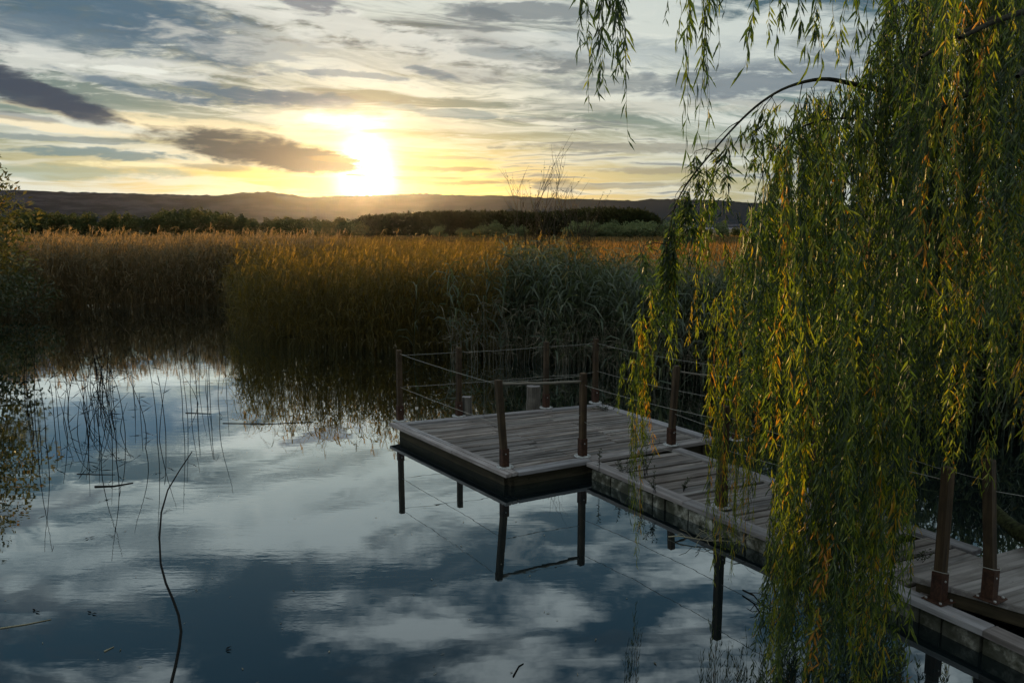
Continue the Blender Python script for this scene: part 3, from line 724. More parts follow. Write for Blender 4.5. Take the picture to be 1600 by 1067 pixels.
# right bed, grey green with broad bent leaves
fr_ = lambda X: np.interp(X, [.5, 2, 4, 5.5, 7, 10, 16], [17.4, 16.2, 14.8, 12.4, 10.9, 10.2, 10.2])
P_, d_ = feet(.0, 14, fr_, 7, 5000, 1.5); P_[:, 0] -= (rng.random(len(P_)) < .12) * rng.random(len(P_)) * 2.5
hh = rng.normal(1.62, .24, len(P_)) + .38 * np.exp(-((P_[:, 0] - .6) / 1.4) ** 2)
g = reed_mass(P_, hh, 10, .40, .06, wind=-.05, lw=.018, lL=.52, stem_r=.005, plume_t=.8)
obj('reeds', g.mesh('reeds', 'reed_green'), kind='stuff', label='grey green bent reeds behind the platform at right')
# pale dead stalks leaning over the water in front of it
N = 300
X = rng.uniform(-1.4, 6.5, N); Y = np.interp(X, [-1.4, .5, 2, 4, 7], [17.8, 17.2, 16.0, 15.0, 13.4]) - rng.random(N) * .5
Hh = rng.uniform(.5, 1.5, N); dr = rng.normal(0, .5, (N, 2)) * Hh[:, None]; b = np.column_stack([X, Y, np.full(N, -.1)])
pts = np.stack([b, b + np.column_stack([dr * .12, Hh * .5]), b + np.column_stack([dr * .4, Hh * .95]), b + np.column_stack([dr * .9, Hh * .98]), b + np.column_stack([dr * 1.25, Hh * .75])], 1)
g = G(); g.add(*tubes(pts, np.array([.004, .0035, .003, .002, .001])[None], rng.uniform(0, 1, N)))
idx = np.repeat(np.arange(N), 4); f = rng.integers(1, 4, len(idx)); bb = pts[idx, f]; dd = rng.normal(0, 1, (len(idx), 3)); dd[:, 2] = -np.abs(dd[:, 2]) * .6; dd /= np.linalg.norm(dd, axis=1, keepdims=True)
sd = np.cross(dd, rng.normal(0, 1, dd.shape)); sd /= np.linalg.norm(sd, axis=1, keepdims=True)
g.add(*leaf_tris(bb, dd, sd, rng.uniform(.12, .35, len(idx)), .012, rng.uniform(.2, 1, len(idx))))
obj('dead_stalks', g.mesh('dead_stalks', 'dry_grass'), kind='stuff', label='pale bent dead stalks along the edge of the reeds')
# meadow grass beyond
N = 15000
Y = 23 + (rng.random(N) ** 1.4) * 225; X = np.where(Y < 42, 1.5 + rng.random(N) * Y * .75, (rng.random(N) - .5) * Y * 1.7)
Hh = rng.uniform(.45, .95, N) * np.interp(Y, [40, 70, 250], [1.35, 1, .8]); b = np.column_stack([X, Y, np.full(N, .05)])
nb = 6; idx = np.repeat(np.arange(N), nb); off = rng.normal(0, 1, (len(idx), 2)) * (Y[idx] * .006)[:, None]
bb = b[idx] + np.column_stack([off, np.zeros(len(idx))]); dd = rng.normal(0, .25, (len(idx), 3)); dd[:, 2] = 1; dd /= np.linalg.norm(dd, axis=1, keepdims=True)
sd = np.column_stack([np.ones(len(idx)), rng.normal(0, .3, len(idx)), np.zeros(len(idx))]); sd /= np.linalg.norm(sd, axis=1, keepdims=True)
g = G(); g.add(*leaf_tris(bb, dd, sd, Hh[idx] * rng.uniform(.6, 1.1, len(idx)), .02 + Y[idx] * .0012, rng.uniform(0, 1, len(idx))))
obj('meadow_grass', g.mesh('meadow_grass', 'field_grass'), kind='stuff', label='golden meadow grass beyond the reeds')

# ------------------------------------------------------------------ evening haze
hm, t, o = newmat('haze'); pv = t.nodes.new('ShaderNodeVolumePrincipled'); pv.inputs['Color'].default_value = (.95, .92, .86, 1)
pv.inputs['Density'].default_value = HAZE; pv.inputs['Anisotropy'].default_value = .9; t.links.new(pv.outputs[0], o.inputs['Volume'])
hb = [(-3200, -420, -2.0), (3200, -420, -2.0), (3200, 4300, -2.0), (-3200, 4300, -2.0)]
me = bpy.data.meshes.new('haze'); me.from_pydata(hb + [(a_, b_, 175.0) for a_, b_, _ in hb], [], [(3, 2, 1, 0), (4, 5, 6, 7), (0, 1, 5, 4), (1, 2, 6, 5), (2, 3, 7, 6), (3, 0, 4, 7)]); me.materials.append(hm)
obj('haze', me, kind='stuff')
sc.cycles.volume_bounces = 0

# ------------------------------------------------------------------ crowns of leaves
def crown(n, lobes, leaf, tmean=.5, seed=0, lw=.5, shell=.55):
    """leaf clumps through the volume of several lobes (x,y,z,rx,ry,rz)"""
    r_ = np.random.default_rng(seed); lobes = np.array(lobes, float); vol = np.prod(lobes[:, 3:], 1); pick = r_.choice(len(lobes), n, p=vol / vol.sum())
    d = r_.normal(0, 1, (n, 3)); d /= np.linalg.norm(d, axis=1, keepdims=True); rad = shell + (1.08 - shell) * r_.random(n) ** .6
    rad *= 1 + .16 * np.sin(d[:, 0] * 7 + pick) * np.sin(d[:, 2] * 6 + d[:, 1] * 5)
    P_ = lobes[pick, :3] + d * rad[:, None] * lobes[pick, 3:]
    dd = d * .6 + r_.normal(0, .7, (n, 3)); dd[:, 2] += .2; dd /= np.linalg.norm(dd, axis=1, keepdims=True)
    sd = np.cross(dd, r_.normal(0, 1, dd.shape)); sd /= np.linalg.norm(sd, axis=1, keepdims=True)
    lobe_t = r_.normal(0, .12, len(lobes))[pick]
    L = leaf * r_.uniform(.6, 1.4, n)
    return leaf_tris(P_, dd, sd, L, L * lw, np.clip(tmean + lobe_t + r_.normal(0, .15, n), 0, 1), .2)
def trunk_me(name, h, r_, mat='bark', lean=0.0, limbs=0, seed=0):
    g = G(); rr = random.Random(seed)
    P_ = [[0, 0, -.3], [lean * .2, 0, h * .35], [lean * .6, 0, h * .7], [lean, 0, h]]
    g.add(*tubes(np.array([P_]), np.array([[r_ * 1.3, r_, r_ * .6, r_ * .2]]), 0, 7))
    for _ in range(limbs):
        t_ = rr.uniform(.3, .8); a_ = rr.uniform(0, 6.28); L = h * rr.uniform(.25, .45); b = np.array([lean * t_, 0, h * t_])
        e = b + np.array([math.cos(a_) * L * .7, math.sin(a_) * L * .7, L * .7]); g.add(*tubes(np.array([[b, (b + e) / 2 + [0, 0, -.05 * L], e]]), np.array([[r_ * .5, r_ * .3, r_ * .1]]), 0, 5))
    return g.mesh(name, mat, True)
def lobes_tree(h, w, n, seed, low=.12):
    r_ = random.Random(seed); L = []
    for i_ in range(n):
        t_ = (i_ + .5) / n; zz = h * (low + (1 - low) * t_ * .92); ww = w * .5 * math.sin(math.pi * (.18 + .74 * t_)) ** .8
        a_ = r_.uniform(0, 6.28); off = ww * .45
        L.append((math.cos(a_) * off, math.sin(a_) * off, zz, ww * .75, ww * .75, h * .16))
    return L
def tree_proto(n, h, w, nl, seed, leaf, tmean, mat):
    g = G(); g.add(*crown(n, lobes_tree(h, w, nl, seed), leaf, tmean, seed)); return g.mesh('crown', mat), trunk_me('trunk', h * .6, w * .035, limbs=4, seed=seed)
far_protos = [tree_proto(1500, 8, 5.5, 7, 1, .75, .45, 'far_leaf'), tree_proto(1500, 7, 7, 6, 2, .75, .55, 'far_leaf'), tree_proto(1300, 9, 4.2, 8, 3, .7, .4, 'far_leaf'), tree_proto(1400, 6, 6.5, 5, 4, .7, .65, 'far_leaf')]
bush_protos = [tree_proto(1500, 5, 5.4, 5, 11, .45, .5, 'far_bush_leaf'), tree_proto(1500, 5, 4.6, 6, 12, .45, .6, 'far_bush_leaf'), tree_proto(1500, 4.6, 6, 5, 13, .45, .45, 'far_bush_leaf')]
def far_tree(name, protos, px, ytop, D, label, group, sx_=1, cat='tree'):
    cm, tm = rnd.choice(protos); base = at(px, 365, D); ht = at(px, ytop, D).z; h0 = {id(a): b for (a, _), b in zip(far_protos + bush_protos, (8, 7, 9, 6, 5, 5, 4.6))}[id(cm)]
    t = thing(name, label, cat, (base.x, D, .05), rnd.uniform(0, 6.28), group); k_ = ht / h0; t.scale = (k_ * sx_, k_ * sx_, k_)
    obj('crown', cm, t); obj('trunk', tm, t)
# wood at left, below the hills
prof = lambda px: float(np.interp(px, [30, 60, 110, 160, 200, 235, 270, 310, 345, 400, 450, 520, 575], [330, 328, 331, 333, 331, 335, 326, 327, 336, 339, 341, 342, 346]))
for i_ in range(50):
    px = 25 + i_ * 11.1 + rnd.uniform(-4, 4); D = rnd.uniform(215, 262)
    j_ = rnd.randrange(4); yy = prof(px) + rnd.uniform(-2, 7)
    kind_ = ('oval dark', 'broad round', 'narrow upright', 'low wide olive')[j_]; size_ = 'tall' if yy - prof(px) < 2 else 'shorter'; where_ = 'beside the left edge tree' if px < 90 else 'behind the highest brown reed plumes' if px < 170 else 'in the gap left of the long dark cloud' if px < 250 else 'under the left end of the long dark cloud' if px < 330 else 'under the middle of the long dark cloud' if px < 420 else 'under the right tip of the long dark cloud' if px < 500 else 'just left below the sun'
    lab = '%s %s tree %s, %s row' % (size_, kind_, where_, 'front' if D < 238 else 'back')
    far_tree('broadleaf_tree', [far_protos[j_]], px, yy, D, lab, 'trees of the wood on the left', rnd.uniform(.9, 1.4))
# low willow bushes in a row right of the centre
ORD = ['first', 'second', 'third', 'fourth', 'fifth', 'sixth', 'seventh', 'eighth', 'ninth', 'tenth']
for i_, (px, yt) in enumerate(((895, 347), (912, 346), (930, 346), (946, 349), (963, 345), (982, 347), (1000, 345), (1020, 347), (1040, 346), (1056, 352), (1128, 347))):
    far_tree('rounded_bush', bush_protos, px, yt, 205 + rnd.uniform(-3, 3), '%s rounded green bush from the left in the row before the poplar wood' % ORD[i_ % 10] if px < 1100 else 'single rounded green bush right of the row seen between willow strands', 'rounded bushes at the meadow edge', 1.15, 'bush')
for i_, (px, yt) in enumerate(((1080, 356), (1097, 355), (1110, 357), (1150, 356), (1175, 353), (1200, 352), (1230, 350), (1260, 352), (1300, 350), (1340, 352))):
    far_tree('rounded_bush', far_protos, px, yt, 240 + rnd.uniform(-5, 5), '%s small dark bush from the left at the right end of the meadow' % ORD[i_], 'rounded bushes at the meadow edge', 1.4, 'bush')
for i_, (px, yt) in enumerate(((688, 352), (720, 357), (731, 358), (752, 350), (770, 346), (782, 353), (805, 352), (815, 353))):
    far_tree('rounded_bush', bush_protos, px, yt, 200 + rnd.uniform(-6, 6), '%s small pale bush from the left before the dark wood right of the sun' % ORD[i_], 'rounded bushes at the meadow edge', 1.0, 'bush')
# poplar plantation: too dense to count
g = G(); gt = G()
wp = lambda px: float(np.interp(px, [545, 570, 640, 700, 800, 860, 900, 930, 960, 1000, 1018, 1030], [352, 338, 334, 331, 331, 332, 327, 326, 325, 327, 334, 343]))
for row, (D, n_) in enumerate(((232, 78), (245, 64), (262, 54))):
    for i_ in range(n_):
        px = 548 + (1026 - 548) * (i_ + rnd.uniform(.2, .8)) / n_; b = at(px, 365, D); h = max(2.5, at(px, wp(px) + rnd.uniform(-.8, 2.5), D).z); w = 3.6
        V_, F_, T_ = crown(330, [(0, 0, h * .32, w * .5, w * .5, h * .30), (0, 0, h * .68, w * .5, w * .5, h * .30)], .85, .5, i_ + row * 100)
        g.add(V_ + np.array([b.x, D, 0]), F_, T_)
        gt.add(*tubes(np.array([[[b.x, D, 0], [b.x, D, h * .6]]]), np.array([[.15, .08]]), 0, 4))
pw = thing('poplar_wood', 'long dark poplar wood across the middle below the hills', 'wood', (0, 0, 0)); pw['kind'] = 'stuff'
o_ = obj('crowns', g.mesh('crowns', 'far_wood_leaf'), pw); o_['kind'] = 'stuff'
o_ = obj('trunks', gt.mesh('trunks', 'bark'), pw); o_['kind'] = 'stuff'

# tree at the left edge
bt = thing('marsh_tree', 'leafy tree leaning into the photograph at the far left edge above the reeds', 'tree', (-14.8, 20.3, 0))
lb = [(-1.2, 0, 5.4, 1.9, 1.8, 1.9), (.6, -.3, 4.2, 1.3, 1.5, 1.2), (1.6, 0, 3.3, 1.0, 1.2, .9), (1.3, -.2, 1.9, 1.3, 1.4, 1.3), (.2, 0, 2.4, 1.9, 1.8, 1.6), (-1.6, 0, 3.4, 2.2, 2, 2.2), (-.2, 0, 1.0, 1.8, 1.4, 1.1)]
g = G(); g.add(*crown(26000, lb, .13, .5, 5, .42, .25))
obj('crown', g.mesh('crown', 'bush_leaf'), bt); obj('trunk', trunk_me('trunk', 5.0, .14, lean=-.6, limbs=9, seed=4), bt)
bs = thing('riverside_shrub', 'low brownish shrub at the water below the left edge tree', 'shrub', (-17.0, 24.5, 0))
g = G(); g.add(*crown(6000, [(0, 0, 1.1, 2.0, 1.2, 1.2), (1.7, .5, .7, 1.0, .8, .7)], .12, .55, 9, .4, .3)); obj('crown', g.mesh('crown', 'bush_leaf'), bs)
obj('trunk', trunk_me('trunk', 1.6, .05, limbs=6, seed=8), bs)

# bare sapling in the reeds
def twiggy(seed, stems, h, spread):
    r_ = random.Random(seed); P3 = []; rad = []; lv = []
    def grow(b, d, L, r0, dep):
        p = [b]; q = Vector(b); dd = Vector(d)
        for _ in range(3):
            dd = (dd + Vector((r_.uniform(-.12, .12), r_.uniform(-.12, .12), .10))).normalized(); q = q + dd * L / 3; p.append(q.copy())
        P3.append([list(v) for v in p]); rad.append([r0, r0 * .8, r0 * .6, r0 * .35])
        if dep == 0: lv.extend([p[1], p[2], p[3]]); return
        for _ in range(r_.choice([4, 5, 6])):
            t_ = r_.uniform(.25, 1); k_ = min(2, int(t_ * 3)); b2 = p[k_].lerp(p[k_ + 1], t_ * 3 - k_); a_ = r_.uniform(0, 6.28)
            grow(b2, (dd + Vector((math.cos(a_), math.sin(a_), 0)) * .55).normalized(), L * r_.uniform(.30, .48), r0 * .5, dep - 1)
    for _ in range(stems):
        grow(Vector((r_.uniform(-spread, spread), r_.uniform(-.3, .3), 0)), Vector((r_.uniform(-.12, .12), r_.uniform(-.1, .1), 1)).normalized(), h * r_.uniform(.6, 1), .018, 2)
    return P3, rad, lv
for px, D, h, n_, lab in ((845, 21.5, 4.0, 8, 'bare twiggy sapling rising above the reeds right of centre'), (905, 21.0, 3.2, 6, 'lower bare sapling in the reeds right of the taller one')):
    c_ = at(px, 500, D); t = thing('bare_sapling', lab, 'sapling', (c_.x, D, 0)); P3, rad, lv = twiggy(px, n_, h, .55)
    g = G(); g.add(*tubes(np.array(P3), np.array(rad), 0, 3)); obj('branches', g.mesh('branches', 'twig'), t)
    lv = np.array([list(v) for v in lv]); lv = lv[rng.random(len(lv)) < .35]; n2 = len(lv); dd = rng.normal(0, 1, (n2, 3)); dd /= np.linalg.norm(dd, axis=1, keepdims=True); sd = np.cross(dd, rng.normal(0, 1, dd.shape)); sd /= np.linalg.norm(sd, axis=1, keepdims=True)
    g = G(); g.add(*leaf_tris(lv, dd, sd, .06, .025, rng.uniform(.2, .8, n2))); obj('leaves', g.mesh('leaves', 'bush_leaf'), t)

# ------------------------------------------------------------------ single stems in the open water
def stem_obj(name, pts, r0, mat, label, cat, group=None, leaves=0):
    b = Vector(pts[0]); P_ = np.array([[list(Vector(p) - b) for p in pts]]); K = len(pts)
    t = thing(name, label, cat, b, group=group)
    V_, F_, T_ = tubes(P_, np.linspace(r0, r0 * .4, K)[None], 0, 5); obj('stem', mesh_np('stem', V_, F_, mat, T_, True), t)
    for _ in range(leaves):
        k_ = rnd.randrange(1, K); bb = np.array([P_[0, k_]]); a_ = rnd.uniform(0, 6.28)
        dd = np.array([[math.cos(a_), math.sin(a_) * .5, rnd.uniform(-.6, .9)]]); dd /= np.linalg.norm(dd); sd = np.cross(dd, [[0, 1, .2]]); sd /= np.linalg.norm(sd)
        V_, F_, T_ = leaf_tris(bb, dd, sd, rnd.uniform(.10, .26), .011, np.array([.3])); obj('leaf', mesh_np('leaf', V_, F_, mat, T_), t)
    return t
def curve_pts(a, b, c_, d, K=10):
    a, b, c_, d = map(Vector, (a, b, c_, d)); return [a * (1 - t_) ** 3 + b * 3 * t_ * (1 - t_) ** 2 + c_ * 3 * t_ ** 2 * (1 - t_) + d * t_ ** 3 for t_ in [i_ / (K - 1) for i_ in range(K)]]
GS = 'single dark reed stems standing in the open water'
for i_ in range(62):
    cl = rnd.choice([0, 0, 1, 1, 1, 2, 3])
    px = {0: rnd.gauss(75, 35), 1: rnd.gauss(155, 22), 2: rnd.gauss(235, 16), 3: rnd.uniform(280, 360)}[cl]; py = rnd.uniform(585, 690) if cl < 3 else rnd.uniform(600, 665)
    b = W(max(8, px), py, 0); h = rnd.uniform(.35, 1.0); dx = rnd.gauss(0, .10)
    bent = rnd.random() < .35
    if bent: pts = curve_pts((b.x, b.y, -.1), (b.x + dx * .3, b.y, h * .8), (b.x + dx * 1.2, b.y, h * 1.05), (b.x + dx * 2.0 + rnd.choice([-.10, .10]), b.y, h * .78))
    else: pts = curve_pts((b.x, b.y, -.1), (b.x + dx * .3, b.y, h * .4), (b.x + dx, b.y, h * .7), (b.x + dx * 1.6, b.y, h))
    zone = ['near the left edge', 'in the thick cluster at left', 'right of the thick cluster', 'standing apart toward the olive reeds'][cl]
    nl_ = rnd.choice([0, 2, 4, 5]) if cl < 3 else 0
    lab = '%s %s reed stem %s, %s water %s' % ('tall' if h > .75 else 'short' if h < .5 else 'medium', 'bent' if bent else 'upright', ('without leaves', 'with one leaf', 'with two leaves', 'with three leaves', 'with several leaves', 'with many leaves')[nl_], 'nearer' if b.y < 12 else 'farther', zone)
    stem_obj('reed_stem', pts, .006, 'dark_stem', lab, 'reed', GS, leaves=nl_)
# tall thin stems whose mirror images run far down the picture
for i_, (px, yb, h, dx) in enumerate(((180, 720, 1.0, -.1), (160, 700, 1.15, .12), (245, 690, 1.05, -.05), (225, 700, .9, -.15), (285, 655, 1.1, -.05), (300, 640, .8, .05), (345, 650, .95, .1), (60, 700, 1.1, .05), (70, 690, 1.2, -.1))):
    b = W(px, yb, 0); h *= 1.3; pts = curve_pts((b.x, b.y, -.1), (b.x - dx, b.y, h * .4), (b.x + dx, b.y, h * .7), (b.x + dx * 1.3, b.y, h), 12)
    stem_obj('reed_stem', pts, .006, 'dark_stem', 'very tall thin reed stem %s' % ('nearest of the thick cluster at left', 'crossing the middle of the thick left cluster', 'beside the cane top, leaning left', 'between the left cluster and the cane', 'behind the cane top, leaning left', 'behind the cane top, leaning right', 'alone near the olive reeds at right', 'near the left edge tree, leaning right', 'near the left edge tree, leaning left')[i_], 'reed', GS, leaves=1)
# long dark stem lying on the surface, nearest
lp = [(300, 705), (280, 735), (262, 765), (252, 800), (249, 840), (251, 880), (259, 910), (270, 935), (279, 960), (283, 985), (280, 1010), (274, 1040), (267, 1068), (262, 1090)]
pts = [W(a_, b_, .004) for a_, b_ in lp]; b = pts[0]
V_, F_, T_ = tubes(np.array([[list(p - b) for p in pts]]), np.interp(np.arange(len(pts)), [0, 3, 13], [.004, .008, .010])[None], 0, 6)
t = thing('floating_cane', 'long dark curved cane floating on the water at lower left', 'cane', b); obj('stem', mesh_np('stem', V_, F_, 'dark_stem', T_, True), t)
def floater(name, pxs, r_, mat, label, cat='stick'):
    pts = [W(a_, b_, .003) for a_, b_ in pxs]; b = pts[0]; V_, F_, T_ = tubes(np.array([[list(p - b) for p in pts]]), np.linspace(r_, r_ * .5, len(pts))[None], 0, 5, True)
    obj(name, mesh_np(name, V_, F_, mat, T_, True), loc=b, label=label, cat=cat)
floater('floating_stick', [(148, 760), (178, 759), (208, 754)], .012, 'dark_stem', 'short dark stick floating below the left reed cluster')
floater('floating_stick', [(0, 981), (40, 975), (80, 967)], .006, 'pale_stem', 'pale straw floating at the lower left edge')
floater('floating_stick', [(120, 740), (150, 741), (180, 741)], .005, 'dark_stem', 'thin straw floating left of the short dark stick')
floater('floating_stick', [(348, 661), (420, 662), (490, 659)], .007, 'dark_stem', 'long thin straw floating before the olive reeds')
floater('floating_stick', [(290, 645), (330, 646)], .008, 'dark_stem', 'dark straw floating left of the long thin straw')
floater('floating_stick', [(802, 1056), (811, 1040), (818, 1036)], .006, 'dark_stem', 'crossed twig floating at the bottom centre')
floater('floating_stick', [(163, 1017), (178, 1010)], .006, 'pale_stem', 'small pale leaf stalk floating at the bottom left')
for a_, b_, lab in ((143, 958, 'left'), (55, 955, 'far left'), (352, 1015, 'right'), (246, 738, 'above the cane'), (139, 840, 'above the pale straw')):
    c_ = W(a_, b_, .003); n_ = 2; bb = np.zeros((n_, 3)); dd = np.array([[math.cos(q), math.sin(q), .12] for q in (rnd.uniform(0, 3), rnd.uniform(3, 6))]); sd = np.cross(dd, [[0, 0, 1.]] * n_)
    V_, F_, T_ = leaf_tris(bb, dd, sd, .055, .018, np.array([.3] * n_)); obj('floating_leaf', mesh_np('floating_leaf', V_, F_, 'dark_stem', T_), loc=c_, label='tiny dark leaf pair floating on the lower left water, ' + lab, cat='leaf')
N = 260
X = rng.uniform(-6.5, 2.5, N); Y = 4.4 + rng.random(N) ** 1.3 * 9; ok_ = ~((X > -1.9 + (Y - 9) * 0) & (Y > 8.2)) & (X < 2.3 - (Y - 4.4) * .62); X, Y = X[ok_], Y[ok_]; N = len(X)
a_ = rng.uniform(0, 6.28, N); dd = np.column_stack([np.cos(a_), np.sin(a_), np.full(N, .03)]); sd = np.cross(dd, np.array([[0, 0, 1.]]))
g = G(); g.add(*leaf_tris(np.column_stack([X, Y, np.full(N, .004)]), dd, sd, rng.uniform(.012, .05, N), rng.uniform(.005, .012, N), rng.uniform(0, 1, N), .05))
obj('floating_scraps', g.mesh('floating_scraps', 'dry_grass'), kind='stuff', label='tiny leaf scraps floating on the open water')
# dead branch lodged against the boardwalk, another hanging in front of the water
def deadbranch(px0, py0, z0, px1, py1, z1, label, seed, nb=9, r0=.009, mat='stub_wood'):
    r_ = random.Random(seed); a = W(px0, py0, z0); b = W(px1, py1, z1); L = (b - a).length; P3 = []; rad = []
    main = [a.lerp(b, i_ / 5) + Vector((r_.uniform(-.02, .02), r_.uniform(-.02, .02), r_.uniform(-.01, .02))) for i_ in range(6)]
    P3.append(main); rad.append([r0, r0 * .9, r0 * .75, r0 * .6, r0 * .5, r0 * .3])
    for _ in range(nb):
        t_ = r_.uniform(.1, .95) * 5; k_ = int(t_); s_ = main[k_].lerp(main[k_ + 1], t_ - k_); e = s_ + Vector((r_.uniform(-1, 1), r_.uniform(-1, 1), r_.uniform(-.1, .5))) * L * .28
        m_ = s_.lerp(e, .5) + Vector((0, 0, .02)); P3.append([s_, s_.lerp(m_, .5), m_, m_.lerp(e, .4), m_.lerp(e, .75), e]); rad.append([r0 * .4] * 5 + [r0 * .15])
    t = thing('dead_branch', label, 'branch', a); P3 = np.array([[list(q - a) for q in p] for p in P3]); V_, F_, T_ = tubes(P3, np.array(rad), 0, 4); obj('branch', mesh_np('branch', V_, F_, mat, T_, True), t)
deadbranch(1042, 838, .02, 1150, 848, .05, 'pale dead branch lodged in the water against the boardwalk', 2, 12, .007, 'pale_stem')
deadbranch(1160, 925, .01, 1240, 975, .03, 'dark forked twig floating below the boardwalk', 5, 9, .008, 'dark_stem')
deadbranch(1150, 850, .1, 1190, 815, .14, 'pale twig hanging from the kerb between willow strands', 8, 8, .004, 'pale_stem')
# weeds growing through the boards
def weed(px, py, h, label, n_, seed, z_=ZD, spread=.10, bare=False):
    r_ = random.Random(seed); c_ = W(px, py, z_); t = thing('weed', label, 'weed', c_, group='dark weeds growing through the boards'); P3 = []; rad = []; LB = []; LD = []
    for _ in range(n_):
        b = Vector((r_.uniform(-spread, spread) * .5, r_.uniform(-spread, spread) * .5, -.01)); q = Vector((r_.gauss(0, spread), r_.gauss(0, spread), h * r_.uniform(.5, 1)))
        p = [b, b.lerp(q, .33) + Vector((0, 0, h * .06)), b.lerp(q, .66) + Vector((0, 0, h * .05)), q]; P3.append([list(v) for v in p]); rad.append([.0025, .002, .0015, .001])
        for k_ in range(14):
            f = r_.uniform(.2, 1); LB.append(list(b.lerp(q, f) + Vector((0, 0, h * .05)))); LD.append([r_.gauss(0, 1), r_.gauss(0, 1), r_.uniform(-.1, .9)])
    g = G(); g.add(*tubes(np.array(P3), np.array(rad), 0, 3)); obj('stems', g.mesh('stems', 'dark_stem'), t)
    LB = np.array(LB); LD = np.array(LD); LD /= np.linalg.norm(LD, axis=1, keepdims=True); sd = np.cross(LD, rng.normal(0, 1, LD.shape)); sd /= np.linalg.norm(sd, axis=1, keepdims=True)
    g = G(); g.add(*leaf_tris(LB, LD, sd, .032, .011, rng.uniform(0, .4, len(LB)))); obj('leaves', g.mesh('leaves', 'bush_leaf'), t)
weed(937, 735, .34, 'single tall dark weed at the corner beside the front post', 2, 1, spread=.03)
weed(975, 738, .17, 'low bushy dark weed on the boardwalk left of the willow strand', 8, 2)
weed(1010, 742, .42, 'tall wiry weed right behind the single willow strand', 9, 3, spread=.07)
weed(1024, 768, .25, 'leafy weed on the kerb inner edge', 5, 4, spread=.05)
weed(1068, 766, .14, 'small dark sprig between the boardwalk planks', 4, 5, spread=.03)
weed(1440, 875, .09, 'small green sprig where boardwalk planks meet the raised deck', 5, 6, z_=ZD, spread=.06)
weed(948, 640, .07, 'flat clump of dead leaves at the far back corner', 10, 7, spread=.14)
weed(1100, 690, .28, 'thin green weed over the notch behind the boardwalk', 6, 9, spread=.13)

# ------------------------------------------------------------------ the weeping willow
TR = Vector((6.6, 7.4, 0))
wil = thing('weeping_willow', 'large weeping willow hanging yellow green strands over the boardwalk at right', 'tree', TR)
def wl(p): return [list(Vector(q) - TR) for q in p]
def bez(a, b, c_, d, K=12): return curve_pts(a, b, c_, d, K)
def tube_part(name, pts, radii, mat, sides=8):
    V_, F_, T_ = tubes(np.array([wl(pts)]), np.interp(np.linspace(0, 1, len(pts)), np.linspace(0, 1, len(radii)), radii)[None], 0, sides); return obj(name, mesh_np(name, V_, F_, mat, T_, True), wil)
tube_part('trunk', bez(TR + Vector((0, 0, -.5)), TR + Vector((-.1, -.1, 1.5)), TR + Vector((.1, -.2, 3)), TR + Vector((-.2, -.3, 4.8))), [.38, .30, .24, .18], 'bark', 14)
tube_part('limb', bez(TR + Vector((-.1, 0, .4)), W(1640, 900, .6), at(1600, 860, 6.4), at(1535, 770, 6.9)), [.13, .10, .075, .03], 'moss')
# protos of hanging frond bunches
def frond(seed, L, nst, spread, gap=.019, yellow=.35, lf=1.0):
    r_ = np.random.default_rng(seed); g = G()
    for s_ in range(nst):
        l = L * r_.uniform(.62, 1.0) if s_ else L; K = max(8, int(l / .14)); t_ = np.linspace(0, 1, K); a_ = r_.uniform(0, 6.283); o = spread * r_.uniform(.2, 1)
        top = r_.uniform(0, .10) * L
        wob = np.cumsum(r_.normal(0, .012, (K, 2)), 0)
        x_ = math.cos(a_) * o * (1 - np.exp(-t_ * 5)) + wob[:, 0]; y_ = math.sin(a_) * o * (1 - np.exp(-t_ * 5)) + wob[:, 1]
        P_ = np.column_stack([x_, y_, -top - l * t_ + .0])
        P_[0] = (r_.normal(0, spread * .5), r_.normal(0, spread * .5), -top)
        g.add(*tubes(P_[None], np.linspace(.0026, .0008, K)[None], .2 + .1 * r_.random(), 3))
        n = int(l / gap); f = np.sort(r_.uniform(.03, 1.0, n)); bx = np.interp(f, t_, P_[:, 0]); by = np.interp(f, t_, P_[:, 1]); bz = np.interp(f, t_, P_[:, 2]); B = np.column_stack([bx, by, bz])
        aa = np.arange(n) * 2.4 + r_.uniform(0, 6.28) + r_.normal(0, .8, n); ou = r_.uniform(.08, .95, n) * r_.uniform(.7, 1.2)
        bare_ = r_.random(n) < r_.choice([.05, .15, .4]) * (1 - .5 * f)
        D_ = np.column_stack([np.cos(aa) * ou, np.sin(aa) * ou, -np.ones(n)]); D_ /= np.linalg.norm(D_, axis=1, keepdims=True)
        sd = np.cross(D_, np.column_stack([np.cos(aa + 1.3), np.sin(aa + 1.3), r_.normal(0, .4, n)])); sd /= np.linalg.norm(sd, axis=1, keepdims=True)
        ll = lf * r_.uniform(.8, 1.25) * r_.uniform(.045, .105, n) * (1 - .3 * f) * (1 - .92 * bare_); T_ = np.clip(yellow + r_.normal(0, .20) + r_.normal(0, .14, n) + (r_.random(n) < .012) * .5, 0, 1)
        # short side sprigs carry extra leaves
        g.add(*leaf_tris(B, D_, sd, ll, ll * .145, T_, .5))
        m_ = r_.random(n) < .35; B2 = B[m_] + D_[m_] * .05; D2 = D_[m_] + r_.normal(0, .35, (m_.sum(), 3)); D2[:, 2] -= .4; D2 /= np.linalg.norm(D2, axis=1, keepdims=True)
        g.add(*leaf_tris(B2, D2, sd[m_], ll[m_] * .9, ll[m_] * .13, T_[m_], .5))
    return g.mesh('frond', 'willow_leaf')
PRO = {}
for nm, L, nst, sp in (('s', .75, 4, .08), ('m', 1.25, 5, .10), ('l', 1.9, 6, .12), ('x', 2.6, 6, .13)):
    PRO[nm] = [frond(hash_ + i_ * 7, L, nst, sp, yellow=.28 + .06 * i_) for i_, hash_ in enumerate((ord(nm), ord(nm) + 50, ord(nm) + 90, ord(nm) + 140, ord(nm) + 210))]
